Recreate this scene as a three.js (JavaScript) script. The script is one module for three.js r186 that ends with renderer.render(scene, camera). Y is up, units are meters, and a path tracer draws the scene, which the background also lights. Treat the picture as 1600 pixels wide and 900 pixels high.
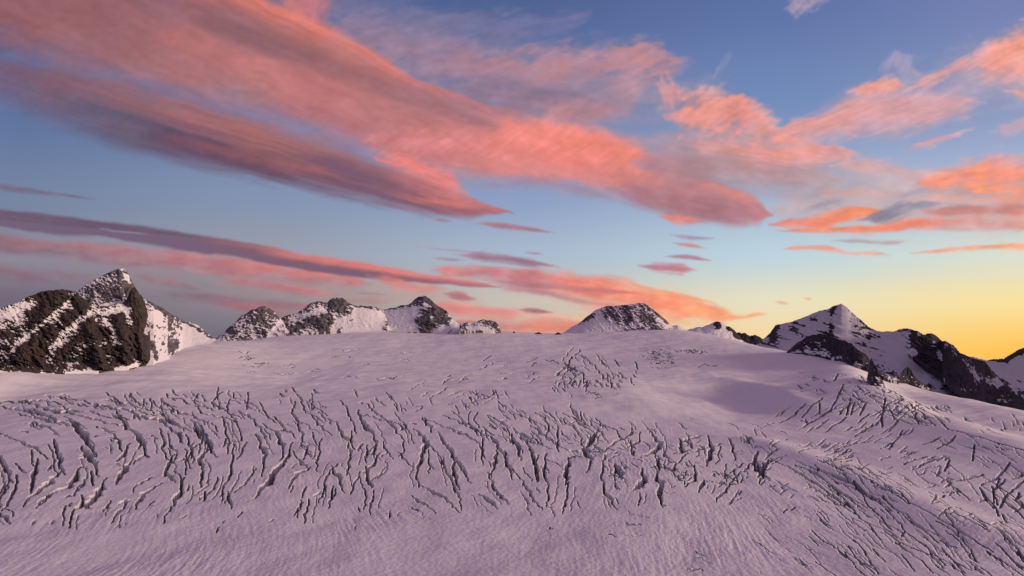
import * as THREE from 'three';

// ---------------------------------------------------------------- camera
const FOV = 45, F = 450 / Math.tan(FOV * Math.PI / 360), HORIZON = 580;      // the photograph is 1600 x 900
const PITCH = Math.atan((HORIZON - 450) / F), CY = 150;
const scene = new THREE.Scene();
const camera = new THREE.PerspectiveCamera(FOV, 16 / 9, 1, 60000);
camera.position.set(0, CY, 0);
camera.lookAt(0, CY + Math.sin(PITCH), -Math.cos(PITCH));
const renderer = new THREE.WebGLRenderer({ antialias: true });
renderer.toneMapping = THREE.LinearToneMapping;
renderer.toneMappingExposure = 1.04;
renderer.shadowMap.enabled = true;
const SUN_AZ = 110, SUN_EL = 9, SUN_I = 2.25;                                 // degrees right of the view, degrees up

// ---------------------------------------------------------------- small maths
const sp = Math.sin(PITCH), cp = Math.cos(PITCH);
const clamp = (x, a, b) => x < a ? a : x > b ? b : x;
const lerp = (a, b, t) => a + (b - a) * t;
const sstep = (a, b, x) => { const t = clamp((x - a) / (b - a), 0, 1); return t * t * (3 - 2 * t); };
function rng(seed) { let s = seed | 0; return () => { s = (s + 0x6d2b79f5) | 0; let t = Math.imul(s ^ (s >>> 15), 1 | s); t = (t + Math.imul(t ^ (t >>> 7), 61 | t)) ^ t; return ((t ^ (t >>> 14)) >>> 0) / 4294967296; }; }
const PERM = new Uint8Array(512);
{ const r = rng(77); const p = [...Array(256).keys()]; for (let i = 255; i > 0; i--) { const j = Math.floor(r() * (i + 1)); [p[i], p[j]] = [p[j], p[i]]; } for (let i = 0; i < 512; i++) PERM[i] = p[i & 255]; }
const GX = new Float32Array(256), GY = new Float32Array(256);
for (let i = 0; i < 256; i++) { GX[i] = Math.cos(i * 2.399963); GY[i] = Math.sin(i * 2.399963); }
function n2(x, y) {                                                         // gradient noise, about -0.75 .. 0.75
  const xi = Math.floor(x), yi = Math.floor(y), fx = x - xi, fy = y - yi, X = xi & 255, Y = yi & 255;
  const u = fx * fx * fx * (fx * (fx * 6 - 15) + 10), v = fy * fy * fy * (fy * (fy * 6 - 15) + 10);
  const a = PERM[PERM[X] + Y], b = PERM[PERM[X + 1] + Y], c = PERM[PERM[X] + Y + 1], d = PERM[PERM[X + 1] + Y + 1];
  const p = GX[a] * fx + GY[a] * fy, q = GX[b] * (fx - 1) + GY[b] * fy, r = GX[c] * fx + GY[c] * (fy - 1), s = GX[d] * (fx - 1) + GY[d] * (fy - 1);
  const t = p + (q - p) * u; return t + (r + (s - r) * u - t) * v;
}
function fbm(x, y, o) { let s = 0, a = 1; for (let i = 0; i < o; i++) { s += a * n2(x, y); x = x * 2.03 + 17.3; y = y * 2.03 - 9.1; a *= 0.5; } return s; }
function ridged(x, y, o) { let s = 0, a = 1; for (let i = 0; i < o; i++) { s += a * (0.5 - Math.abs(n2(x, y)) * 1.6); x = x * 2.05 + 11.7; y = y * 2.05 - 5.3; a *= 0.5; } return s; }
// photograph pixel -> azimuth (right positive) and tangent of the elevation, as seen from the camera
function look(px, py) { const dx = (px - 800) / F, dy = (450 - py) / F, z = cp - dy * sp, y = sp + dy * cp; return [Math.atan2(dx, z), y / Math.hypot(dx, z)]; }
function project(x, y, z) { const f = y * sp - z * cp; if (f < 0.05) return null; return [800 + F * x / f, 450 - F * (y * cp + z * sp) / f]; }
function curve(list) {                                                      // smooth curve through x, value, x, value ...
  const n = list.length / 2;
  return (x) => {
    if (x <= list[0]) return list[1];
    if (x >= list[2 * n - 2]) return list[2 * n - 1];
    let i = 0; while (x > list[2 * i + 2]) i++;
    return lerp(list[2 * i + 1], list[2 * i + 3], (x - list[2 * i]) / (list[2 * i + 2] - list[2 * i]));
  };
}

// ---------------------------------------------------------------- sky: air and clouds
const hex = (h) => [parseInt(h.slice(0, 2), 16), parseInt(h.slice(2, 4), 16), parseInt(h.slice(4, 6), 16)];
const AIR_X = [0, 400, 800, 1200, 1600], AIR_Y = [0, 150, 300, 400, 470, 560];
const AIR = [
  '46588a 4d608e 4e6190 5c70a2 7480b0', '586d9a 6074a0 6277a6 7088b6 8494ba', '72829e 8090ae 889abf 9eb0cb aebad4',
  '8a8898 969aa6 a6b6c8 bad0da d8dccc', '6c6474 8c868c c6bcb0 e4dcbe f6de9c', '564e64 685e6c dca084 fcd08a fcbe50',
].map((r) => r.split(' ').map(hex));
function air(X, Y) {
  const gx = clamp(X / 400, 0, 3.9999), i = Math.floor(gx), fx = gx - i;
  let j = 0; const y = clamp(Y, 0, 559.9); while (y > AIR_Y[j + 1]) j++;
  const fy = (y - AIR_Y[j]) / (AIR_Y[j + 1] - AIR_Y[j]), ux = fx * fx * (3 - 2 * fx) * 0.5 + fx * 0.5, uy = fy * fy * (3 - 2 * fy) * 0.4 + fy * 0.6, o = [0, 0, 0];
  for (let c = 0; c < 3; c++) o[c] = lerp(lerp(AIR[j][i][c], AIR[j][i + 1][c], ux), lerp(AIR[j + 1][i][c], AIR[j + 1][i + 1][c], ux), uy);
  return o;
}
// a cloud bank along a spine: points are x, y, reach up, reach down, colour of its upper side, colour of its lower side
const CLOUDS = [], soften = (c) => { const g = [200, 160, 162]; return c.map((v, i) => lerp(v, g[i], 0.13)); };
function cloud(o, ...rows) {
  const p = rows.map((r) => { const w = r.split(' '); return { x: +w[0], y: +w[1], u: +w[2], d: +w[3], t: soften(hex(w[4])), b: soften(hex(w[5])) }; });
  const reach = 60 + (o.wob ?? 8) * 2;
  CLOUDS.push({ a: 1, soft: 0.6, amp: 0.25, len: 160, wid: 18, ang: null, wob: 8, mix: 0.45, tip: 30, iso: 0.35, lump: 26, seed: CLOUDS.length * 13.7, ...o, p, x0: p[0].x - 20, x1: p[p.length - 1].x + 20,
    y0: Math.min(...p.map((q) => q.y - q.u)) - reach, y1: Math.max(...p.map((q) => q.y + q.d)) + reach });
}
// thin veils that link the banks
cloud({ a: 0.62, soft: 1.5, amp: 0.5, len: 220, wid: 60, ang: -8, wob: 30, iso: 0.4, lump: 60 }, '440 60 70 80 8a7898 8a7896', '640 80 80 90 94809a 94809a', '860 120 80 90 9c889c a0889a', '1060 160 70 90 a8909c a88e9a', '1200 200 40 50 a898a8 a898a8');
cloud({ a: 0.66, soft: 1.5, amp: 0.5, len: 220, wid: 50, ang: 8, wob: 30, iso: 0.4, lump: 50 }, '960 225 30 50 b08c98 a88a98', '1100 240 50 60 c09498 b08c94', '1240 258 50 56 c89c9c b89898', '1380 280 40 46 ccaaa8 c0a6a8', '1520 290 30 40 d0b0b0 d0b0b0');
cloud({ a: 0.62, soft: 1.5, amp: 0.5, len: 200, wid: 40, ang: -6, wob: 24, iso: 0.4, lump: 44 }, '1180 330 16 20 c8a4a0 c8a4a0', '1320 330 40 36 d8a49a d0a8a0', '1460 320 60 44 e0a090 d8a89c', '1600 310 70 54 e4a090 dca898', '1760 310 50 50 e4a090 dca898');
cloud({ a: 0.62, soft: 1.5, amp: 0.5, len: 160, wid: 40, ang: -20, wob: 24, iso: 0.5, lump: 40 }, '1230 215 14 20 d0a4a8 d0a4a8', '1340 180 50 44 d0a0a8 d0a4a8', '1460 140 56 60 ccaab6 ccaab4', '1560 110 60 90 d8a8a8 d0a8b0', '1700 110 60 80 d8a8a8 d0a8b0');
cloud({ a: 0.42, soft: 1.4, amp: 0.4, len: 300, wid: 30, ang: 5, wob: 12, iso: 0.2 }, '-160 425 40 50 84707e 70647a', '60 435 44 50 8a727c 786a7c', '260 445 44 50 94787e 84727e', '460 455 38 44 ac8080 9c7e82', '640 460 26 30 bc8a86 b08884', '760 470 14 16 cc9890 c89890');
// upper middle veils
cloud({ a: 0.75, soft: 0.9, amp: 0.7, len: 120, wid: 26, ang: -18, wob: 24, iso: 0.5 }, '520 40 30 40 8a7896 8a7896', '640 75 45 60 967890 9a7c90', '780 115 40 45 be8088 a07888', '900 105 40 50 d88a88 a47c8c', '1000 95 38 40 e48e86 c0848c', '1075 95 20 30 c48a94 a88298');
cloud({ a: 0.55, soft: 1.0, amp: 0.8, len: 140, wid: 22, ang: -14, wob: 16 }, '430 -30 30 50 b0707a b0707a', '560 10 40 50 7a7094 7c7294', '700 40 40 50 7c7496 7a7296', '850 35 18 30 78729a 78729a', '920 20 10 14 70709a 70709a');
cloud({ a: 0.85, soft: 0.8, amp: 0.25, len: 180, wid: 30, ang: 6 }, '640 150 24 20 84708a 8a7086', '750 150 32 40 80708e 94727e', '860 155 28 40 80708e a0747e', '960 170 20 30 907890 b07c84');
cloud({ a: 0.8, soft: 0.9, amp: 0.6, len: 60, wid: 18, ang: -55, wob: 14 }, '440 10 30 30 dc7870 c87078', '490 10 40 40 d87478 b47080', '530 -10 30 30 a47084 9a7088');
cloud({ a: 0.75, soft: 1, amp: 0.8, len: 50, wid: 14, ang: 75, wob: 10 }, '1024 130 20 24 d89290 c88a90', '1042 140 30 34 f09c90 e09090', '1066 150 20 30 e09490 d08c90');
cloud({ a: 0.6, soft: 1, amp: 0.7, len: 120, wid: 20, ang: -30, wob: 14 }, '850 170 20 20 a07a88 a07a88', '940 165 30 40 a47c88 a87c88', '1010 140 20 24 b08690 b08690');
cloud({ a: 0.75, soft: 1, amp: 0.3, len: 200, wid: 30, ang: 18, wob: 10 }, '-120 40 50 60 6a5674 685878', '0 72 40 50 665672 645e86', '120 105 34 40 6c6286 68648c', '280 135 30 34 6f6a92 706e98', '430 178 34 40 7c769e 7e7aa2', '540 212 36 46 8a80a6 8a82a8', '620 250 20 26 9486a8 9486a8', '680 275 8 10 9a8aa8 9a8aa8');
// the great banner from the upper left corner to the right
cloud({ a: 1, soft: 0.6, amp: 0.16, iso: 0.2, lump: 46, len: 320, wid: 40, ang: 24, wob: 10, mix: 0.3 }, '-120 -60 60 80 7c4c52 864e50', '0 -10 70 72 80525a 8c585e', '120 20 90 85 88565c 986066', '250 50 110 92 8c5a62 a0666a', '380 85 95 85 8e5e66 a87074', '480 120 88 80 a0625f b26a6e', '560 150 76 80 b26a66 b46e74', '650 185 56 82 a86e70 bc7276', '740 212 46 72 b07072 d27c78', '820 232 52 50 e88076 dc7f78', '900 246 54 40 f8887a de7e76', '980 264 50 42 ec8478 c07a7a', '1060 290 36 48 c47e7c b0787c', '1130 312 24 44 bc7c80 a8767e', '1190 328 14 24 c48286 b47c84', '1215 334 5 8 c88084 c48084');
cloud({ a: 0.95, soft: 1.0, amp: 0.12, len: 260, wid: 20, ang: 28, wob: 6 }, '250 -20 20 30 b86a62 905a5e', '340 -10 26 34 dc766a 945a5e', '430 22 26 34 f27e6c a8625e', '520 62 24 34 f07e6e b06a66', '600 104 18 30 e27a70 ac6a6a', '660 134 10 20 cc7674 aa6c70', '740 160 7 14 b87278 aa6e76', '800 178 4 8 a87280 a87280');
cloud({ a: 0.6, soft: 1, amp: 0.5, len: 120, wid: 30, ang: 24, wob: 14 }, '240 50 16 20 b0625f b0625f', '330 80 26 30 b86a68 b86a68', '420 112 34 40 d07874 c87674', '520 150 28 40 bc7074 b87074', '580 176 14 24 b87278 b87278');
cloud({ a: 0.92, soft: 1, amp: 0.4, iso: 0.15, len: 200, wid: 24, ang: 22, wob: 10 }, '300 30 14 18 82565c 84585e', '420 66 20 26 7e565e 845962', '540 112 22 26 8e5b62 9a6268', '640 155 22 22 96666c a06a70', '740 186 16 20 9c6c74 aa6e76', '800 200 8 10 a87074 a87074');
cloud({ a: 0.9, soft: 1.2, amp: 0.36, len: 130, wid: 20, ang: -34, wob: 22, mix: 0.9, iso: 0.65 }, '560 215 20 30 c87880 c07880', '640 225 34 40 dc7e7c cc7a80', '720 235 40 40 e07c78 d07a7c', '800 225 46 46 f68878 e07e78', '870 220 56 44 fc8a78 ea8076', '940 235 40 36 fc8874 e87c74', '1000 255 22 30 f4866f d87c76', '1050 272 8 14 dc8078 d08078');
cloud({ a: 0.9, soft: 0.9, amp: 0.5, len: 100, wid: 14, ang: 22, wob: 12 }, '585 245 10 12 e07872 e07872', '640 260 18 18 ee7c72 e87a72', '700 284 16 16 f2807a e07878', '740 300 8 8 e07c7c d87c7c');
cloud({ a: 0.9, soft: 0.8, amp: 0.4, len: 150, wid: 14, ang: 14, wob: 8 }, '940 298 10 14 a87888 a07488', '1000 306 16 22 ac7480 a0707c', '1080 322 24 28 a46e7a 9c6c78', '1150 330 18 22 a8727c a07080', '1200 334 8 10 c47e82 b87e84');
cloud({ a: 0.7, soft: 0.9, amp: 0.3, len: 120, wid: 8, ang: 15, wob: 6 }, '1080 284 6 12 e88474 cc7c78', '1140 298 6 14 ea8676 c87c7a', '1195 318 5 10 e08478 c87e80');
cloud({ a: 0.85, soft: 0.9, amp: 0.5, len: 70, wid: 8, ang: 8, wob: 6 }, '1030 338 4 8 e87c6c e87c6c', '1060 344 8 10 f27e6a e07a70', '1100 346 5 8 dc7c74 cc7c7a');
cloud({ a: 0.55, soft: 1, amp: 0.6, len: 90, wid: 12, ang: 8, wob: 8 }, '740 292 10 12 9a8aa8 9a8aa8', '830 284 16 18 a08098 9a84a0', '920 300 12 14 a47c90 a07c90', '980 318 8 10 a87c8c a87c8c');
// the dark lens below it
cloud({ a: 0.97, soft: 0.7, amp: 0.22, iso: 0.12, len: 260, wid: 12, ang: 17, wob: 7, mix: 0.25 }, '-80 95 22 57 5f5878 5c5a7c', '20 125 29 46 6c5068 5c5a80', '100 150 40 51 7e545f 56587c', '200 185 56 53 8c5a62 544f68', '300 208 54 51 9e6264 543e58', '400 236 54 44 a4625f 5a4058', '500 262 49 39 9e6264 5e4458', '580 282 36 37 90606a 664a60', '650 302 27 30 b8686a 744e62', '720 320 18 21 d07470 8a5668', '780 331 7 9 c06c70 a0606c', '805 335 3 3 a86870 a06870');
cloud({ a: 0.85, soft: 1, amp: 0.4, len: 220, wid: 10, ang: 17, wob: 6 }, '60 135 12 18 7c5260 5c526c', '160 172 14 26 54546e 50506c', '260 206 16 30 50485f 503e58', '360 236 14 26 58425a 523c54', '440 262 6 12 583f55 543c54');
cloud({ a: 0.8, soft: 1, amp: 0.5, len: 200, wid: 8, ang: 17, wob: 5 }, '240 212 6 12 64455a 70465a', '340 232 10 14 784c58 7c4c58', '430 252 10 13 8a545a 8a5258', '500 268 9 10 985858 90545a', '530 276 4 6 98585a 90565c');
cloud({ a: 0.85, soft: 1, amp: 0.5, len: 160, wid: 7, ang: 15, wob: 5 }, '560 285 6 8 7a5260 785060', '640 304 9 10 c26a66 b06466', '700 316 8 9 de7870 c06a68', '750 326 5 5 d07470 b06a6e');
cloud({ a: 0.7, soft: 1, amp: 0.5, len: 200, wid: 9, ang: 15, wob: 6 }, '470 240 10 14 6a4c64 684a60', '540 262 16 18 6c4c62 5c4460', '620 292 12 16 70505f 644a60', '680 312 7 10 7c5462 70505f');
cloud({ a: 0.5, soft: 1, amp: 0.8, len: 140, wid: 9, ang: 12, wob: 8 }, '-40 128 20 24 5e6890 5e6890', '60 180 14 20 5a6286 5a6284', '140 205 10 18 545876 545876', '240 225 8 12 544e6a 544e6a');
cloud({ a: 0.6, soft: 1, amp: 0.7, len: 100, wid: 5, ang: 12, wob: 5 }, '270 250 4 5 64627e 64627e', '340 264 5 7 646078 646078', '430 280 4 6 686680 686680', '560 312 3 4 727088 727088', '650 328 4 5 90687e 906880', '690 336 2 3 906c80 906c80');
// thin lenses and the long dark bar
cloud({ a: 0.85, soft: 0.8, amp: 0.3, len: 120, wid: 6, wob: 3 }, '-30 288 5 5 665a72 665a72', '40 297 4 6 62586f 62586f', '110 306 2 3 66607a 66607a', '150 311 1.5 1.5 6e6c86 6e6c86');
cloud({ a: 0.9, soft: 0.9, amp: 0.35, len: 200, wid: 18, wob: 10 }, '-60 370 16 22 80606e 7a6272', '80 385 16 22 a46a74 7c6674', '200 398 18 26 b27078 946c76', '320 410 20 24 c67276 a06e76', '430 424 18 20 d87474 ac7076', '520 432 12 16 e27874 b87478', '590 440 6 10 d07878 b87c80');
cloud({ a: 1, soft: 0.5, amp: 0.2, iso: 0.1, len: 220, wid: 9, wob: 5, mix: 0.2 }, '-60 331 12 16 5e5068 5a4c66', '60 346 14 15 5f5068 5a4c66', '160 358 13 14 5c4c64 5a4a64', '280 375 13 15 5e4e64 5a4862', '380 391 13 14 8a5c68 584860', '480 408 11 13 d07470 5c485f', '570 421 10 12 e47c74 604a5f', '660 434 8 8 dc7a76 80566a', '730 443 5 5 d47a78 a06674', '785 449 2 2 cc7c7c b87478');
cloud({ a: 0.75, soft: 1, amp: 0.5, len: 100, wid: 4, wob: 3 }, '500 420 3 3 6a5266 685066', '550 428 4 5 64506a 64506a', '590 433 2 2 70586c 70586c');
cloud({ a: 0.7, soft: 1, amp: 0.5, len: 90, wid: 3, wob: 2 }, '150 356 1 1 8e98b0 8e98b0', '200 363 2 2 9a9aae 9a9aae', '240 367 1 1 8e90a6 8e90a6');
// low veils on the left
cloud({ a: 0.75, soft: 1, amp: 0.5, len: 140, wid: 10, wob: 6 }, '-60 412 10 14 8a606e 6a6074', '30 428 9 16 8e5e6e 6c5f70', '90 444 4 8 7a6270 706674');
cloud({ a: 0.5, soft: 1, amp: 0.6, len: 120, wid: 10, wob: 6 }, '60 425 6 8 8a6c74 8a6c74', '120 432 8 9 8c6870 806a74', '180 440 4 5 847478 847478');
cloud({ a: 0.75, soft: 1, amp: 0.5, len: 140, wid: 8, wob: 6 }, '205 428 5 6 9c6e76 9c6e76', '260 440 8 8 a46c72 7c6a76', '320 452 4 6 8c7078 80707a');
cloud({ a: 0.85, soft: 1, amp: 0.5, len: 120, wid: 8, wob: 6 }, '340 438 5 6 b47276 a87278', '410 446 8 8 c47074 a46e76', '470 454 8 8 d07076 b06e78', '530 458 5 6 c87478 b07880');
cloud({ a: 0.75, soft: 1, amp: 0.5, len: 130, wid: 9, wob: 6 }, '240 458 8 10 74667a 70687a', '340 468 12 12 786474 94606c', '420 474 10 14 866470 a4626e', '480 478 6 10 98687a a86a74', '540 478 4 6 a87480 a87480');
cloud({ a: 0.7, soft: 1, amp: 0.5, len: 100, wid: 6, wob: 5 }, '330 472 4 5 8c606e 8c606e', '390 482 5 7 a0606c a0606c', '460 490 4 6 b0686f a8686f');
cloud({ a: 0.6, soft: 1, amp: 0.5, len: 140, wid: 8, wob: 6 }, '500 470 6 8 a8848a a8848a', '570 468 8 10 b08684 a88484', '620 470 6 8 b88a86 b08684');
cloud({ a: 0.7, soft: 1, amp: 0.4, len: 90, wid: 3, wob: 2 }, '550 458 1.5 2 847884 847884', '580 460 2 2 807480 807480', '612 462 1 1 887c86 887c86');
// the bank over the middle peaks
cloud({ a: 0.75, soft: 1, amp: 0.6, len: 120, wid: 12, wob: 8 }, '570 430 6 10 cc8080 c88080', '640 444 8 14 e08078 d88078', '700 450 6 10 dc8478 d08880');
cloud({ a: 0.95, soft: 0.9, amp: 0.5, len: 130, wid: 12, wob: 12, mix: 1.1, iso: 0.45 }, '670 420 5 6 dc7c78 dc7c78', '740 424 12 16 cc7878 b47478', '820 432 14 26 c8747a c0747a', '900 442 18 36 f08070 e87c6c', '980 456 22 40 f88870 f4886c', '1050 476 24 34 fc8c68 fc8e68', '1110 486 18 24 fc9a70 fc9a6c', '1160 490 6 10 fca878 fca878');
cloud({ a: 0.8, soft: 1, amp: 0.7, len: 100, wid: 6, wob: 6 }, '770 436 3 4 a4707c a4707c', '840 446 6 7 b0727a b0727a', '930 452 5 7 b46c70 bc6c6e', '1000 458 3 4 d87c70 d87c70');
cloud({ a: 0.7, soft: 1, amp: 0.7, len: 90, wid: 6, wob: 6 }, '800 452 5 6 a47c88 a47c88', '870 460 6 7 b07c84 b07c84', '940 474 4 6 c88080 c88080', '1000 486 4 6 e88878 e88878');
cloud({ a: 0.75, soft: 1, amp: 0.6, len: 100, wid: 7, wob: 6 }, '960 440 3 5 fc9470 fc9470', '1040 456 4 6 fc9a6c fc9a6c', '1120 474 3 5 fca070 fca070');
cloud({ a: 0.85, soft: 1, amp: 0.5, len: 110, wid: 8, wob: 5 }, '660 476 7 9 dc807c c88080', '720 482 12 14 e88078 d87c78', '790 488 10 14 e48680 dc8078', '830 492 5 8 e09488 e09488');
cloud({ a: 0.85, soft: 1, amp: 0.6, len: 110, wid: 9, wob: 6 }, '700 505 10 16 ac7478 b87478', '780 508 10 18 b87878 d07870', '850 508 14 18 ec8470 e07c6c', '920 512 10 18 e8806c dc7a6a', '980 516 6 10 e88870 e08070');
cloud({ a: 0.7, soft: 1, amp: 0.5, len: 90, wid: 5, wob: 4 }, '800 492 3 4 e4a888 e4a888', '880 494 4 5 ecb492 ecb492', '960 500 3 4 f0b088 f0b088');
for (const r of [['690 458 4.5 4.5 b4706f b4706f', '715 463 7.5 7.5 b0686f a0646c', '745 467 3.0 3.0 b87478 b87478'], ['808 484 3.0 3.0 b47274 b47274', '838 486 4.5 4.5 a8626a a8626a', '866 489 2.2 2.2 b87474 b87474'], ['700 397 2.2 3.0 a88898 a88898', '760 400 7.5 9.0 9a7484 8c6880', '820 410 7.5 7.5 8c6478 946878', '875 418 2.2 3.0 9c707e 9c707e'],
  ['670 402 1.5 2.2 a898aa a898aa', '700 405 3.0 3.0 92808f 92808f', '730 407 1.5 1.5 a898aa a898aa'], ['640 386 1.5 1.5 a4a0b8 a4a0b8', '700 390 2.2 2.2 a094ac a094ac', '760 394 1.5 1.5 a090a4 a090a4'], ['730 348 2.2 3.0 b08898 b08898', '790 353 6.0 6.0 a87080 9c6a7c', '830 358 4.5 4.5 a87080 a06c7c', '870 362 1.5 1.5 a87888 a87888'], ['670 340 1.5 3.0 9a86a0 9a86a0', '690 343 3.0 3.0 947c96 947c96', '710 346 1.5 1.5 9c8aa4 9c8aa4'],
  ['995 414 3.0 4.5 a880a0 a880a0', '1030 417 7.5 9.0 b8748a c07078', '1070 419 7.5 12.0 b0748a cc7478', '1090 421 3.0 3.0 bc7c88 bc7c88'], ['1038 400 2.2 3.0 a88aa0 a88aa0', '1070 402 4.5 4.5 9c7a94 b07484', '1112 407 2.2 2.2 b87884 b87884'], ['1045 368 3.0 3.0 a89cb8 a89cb8', '1080 371 3.8 4.5 9c8ca8 9c8ca8', '1125 373 1.5 1.5 a8a0ba a8a0ba'], ['1050 379 2.2 3.0 c89098 c89098', '1080 383 4.5 4.5 c8848c cc848a', '1106 388 2.2 2.2 d89090 d89090'],
  ['815 395 1.5 1.5 a894ac a894ac', '835 397 2.2 2.2 987c94 987c94', '850 398 1.5 1.5 a48ca4 a48ca4']]) cloud({ a: 0.92, soft: 1.0, amp: 0.5, iso: 0.2, len: 70, wid: 4, wob: 3, tip: 40 }, ...r);
// the clouds on the right
cloud({ a: 0.85, soft: 1.1, amp: 0.5, len: 160, wid: 24, ang: 6, wob: 16 }, '980 250 20 30 a07c8e a07c8e', '1060 255 40 46 b07e84 a47c88', '1150 264 40 44 b88486 a88488', '1260 280 30 36 b08c90 ac9096', '1330 292 12 20 b0a4a8 b0a4a8');
cloud({ a: 0.92, soft: 0.8, amp: 0.55, len: 80, wid: 24, ang: -38, wob: 24, mix: 0.8, iso: 0.75, lump: 30 }, '1036 190 16 16 c88c90 c88c90', '1070 180 34 36 f89c8c dc8c88', '1110 172 38 40 fc9c88 ec9484', '1150 172 34 42 fc9888 e8928a', '1190 186 24 40 f89c8e e0948c', '1225 205 14 34 e8a098 dc9690', '1260 220 6 16 e0a09a dc9a94');
cloud({ a: 0.85, soft: 1.1, amp: 0.55, len: 120, wid: 12, ang: 10, wob: 16, mix: 0.8, iso: 0.45 }, '1070 225 12 16 c89090 c09090', '1130 230 20 24 dc928a cc908e', '1200 236 28 26 f69682 e49088', '1260 240 28 24 f8987e f0988a', '1310 236 16 20 ec9c90 e09c98', '1350 240 6 8 e0a49c e0a49c');
cloud({ a: 0.92, soft: 1.0, amp: 0.36, len: 150, wid: 12, ang: -20, wob: 16, mix: 0.7, iso: 0.4 }, '1205 214 12 18 ec988e ec988e', '1280 194 28 32 eca09a e49a96', '1340 174 38 50 e8a098 dca0a4', '1400 170 36 52 dca2a4 dca0a0', '1460 164 28 48 d8a4ac dca0a0', '1515 160 18 28 d0a4b4 d8a0a4', '1540 160 5 8 c4a8c0 c4a8c0');
cloud({ a: 0.9, soft: 0.9, amp: 0.6, len: 60, wid: 10, ang: -32, wob: 10 }, '1325 150 4 6 e89c94 e89c94', '1360 140 14 14 fca088 f49888', '1395 134 16 16 fca48c f09c90', '1425 140 6 8 e0a09c e0a09c');
cloud({ a: 0.55, soft: 1, amp: 0.8, len: 50, wid: 14, ang: -60, wob: 12 }, '1370 110 14 20 a8a0be a8a0be', '1405 98 22 26 b8a2b8 b0a2ba', '1440 116 12 20 b8a4b8 b8a4b8');
cloud({ a: 0.8, soft: 1, amp: 0.8, len: 80, wid: 10, ang: -28, wob: 12 }, '1410 142 5 6 f0a298 f0a298', '1460 122 9 11 eca096 e49c98', '1510 98 10 14 f0a096 dc9ca0', '1545 85 10 20 f0a090 e8a098');
cloud({ a: 0.95, soft: 0.9, amp: 0.55, len: 80, wid: 20, ang: -25, wob: 20, mix: 0.8, iso: 0.65, lump: 34 }, '1515 88 14 30 e8a098 e0a09c', '1545 80 28 48 fca48a f09c8e', '1590 78 38 50 fca084 f8a08c', '1650 84 40 50 fca084 f8a08c', '1740 90 16 20 f0a490 f0a490');
cloud({ a: 0.8, soft: 1, amp: 0.7, len: 60, wid: 8, ang: 8, wob: 8 }, '1565 142 4 5 f8a898 f8a898', '1600 146 7 8 f8a490 f8a490', '1660 150 4 5 f0a898 f0a898');
cloud({ a: 0.55, soft: 1, amp: 0.9, len: 60, wid: 10, ang: -20, wob: 10 }, '1540 205 8 10 c8a8b8 c8a8b8', '1590 196 14 16 e0a8a8 d8a8b0', '1640 196 8 10 d8a8b0 d8a8b0');
cloud({ a: 0.75, soft: 1, amp: 0.8, len: 70, wid: 6, ang: -14, wob: 8 }, '1410 232 4 5 e8a0a0 e8a0a0', '1450 224 6 7 f09c98 e8a0a0', '1490 214 4 5 e0a8b0 e0a8b0', '1525 200 4 6 d8b0c0 d8b0c0');
cloud({ a: 0.6, soft: 1, amp: 0.8, len: 80, wid: 10, ang: -8, wob: 10 }, '1300 262 6 8 dca8a0 dca8a0', '1370 258 14 14 e4a098 e0a49c', '1420 270 12 14 dca8a0 d4a8a4', '1470 275 4 6 d0a8b0 d0a8b0');
cloud({ a: 0.5, soft: 1, amp: 0.9, len: 90, wid: 10, ang: -8, wob: 10 }, '1270 305 6 8 d8948c d8948c', '1320 302 8 10 e49484 e49484', '1370 300 8 10 d4a49c d4a49c', '1440 310 6 8 b8b0be b8b0be');
cloud({ a: 0.95, soft: 1.0, amp: 0.6, len: 110, wid: 15, ang: -10, wob: 18, mix: 1.0, iso: 0.55, lump: 30 }, '1430 290 8 14 f0947c f0947c', '1480 280 24 34 f89886 f8926e', '1540 270 30 50 f8988a fc8e62', '1610 268 34 66 f89888 f88e6a', '1700 266 34 60 f89888 f88e6a', '1800 270 10 16 f0988a f0988a');
cloud({ a: 0.85, soft: 0.9, amp: 0.6, len: 120, wid: 11, ang: 4, wob: 10 }, '1440 330 6 8 d88878 d88878', '1500 330 10 12 b87878 d88474', '1560 330 12 12 b87474 dc8474', '1630 332 12 12 bc7878 e48c78', '1720 334 6 8 d08880 d08880');
cloud({ a: 0.8, soft: 0.9, amp: 0.6, len: 110, wid: 10, ang: 4, wob: 8 }, '1400 346 6 8 e88870 e88870', '1470 350 10 10 e8887a d88c84', '1550 350 10 10 d8887a dc9a90', '1620 350 8 10 dc988c dc988c');
cloud({ a: 0.95, soft: 0.7, amp: 0.55, len: 90, wid: 9, ang: -10, wob: 9, mix: 0.6 }, '1200 352 3 5 d87c74 e88878', '1240 350 9 10 e47c6a f48872', '1290 342 12 14 f88866 f88868', '1330 330 10 16 f8885f f8865c', '1365 328 5 10 f8905f f8885c', '1385 330 3 4 e89478 e89478');
cloud({ a: 0.95, soft: 0.75, amp: 0.5, len: 110, wid: 7, ang: -3, wob: 8, mix: 0.6 }, '1215 358 3 4 ec8870 ec8870', '1290 360 5 6 f48668 f48a6a', '1360 358 8 8 f8845f f48868', '1430 350 9 9 f4846a e88a78', '1480 352 4 6 e08c80 e08c80');
cloud({ a: 0.9, soft: 0.9, amp: 0.7, len: 70, wid: 8, ang: -20, wob: 10 }, '1335 342 3 4 8c7c88 8c7c88', '1370 338 8 12 7e7c8c 7c7a8c', '1410 324 8 16 84869c 78788c', '1450 320 5 10 9098ac 908a9a', '1480 318 2 4 98a4bc 98a4bc');
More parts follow.
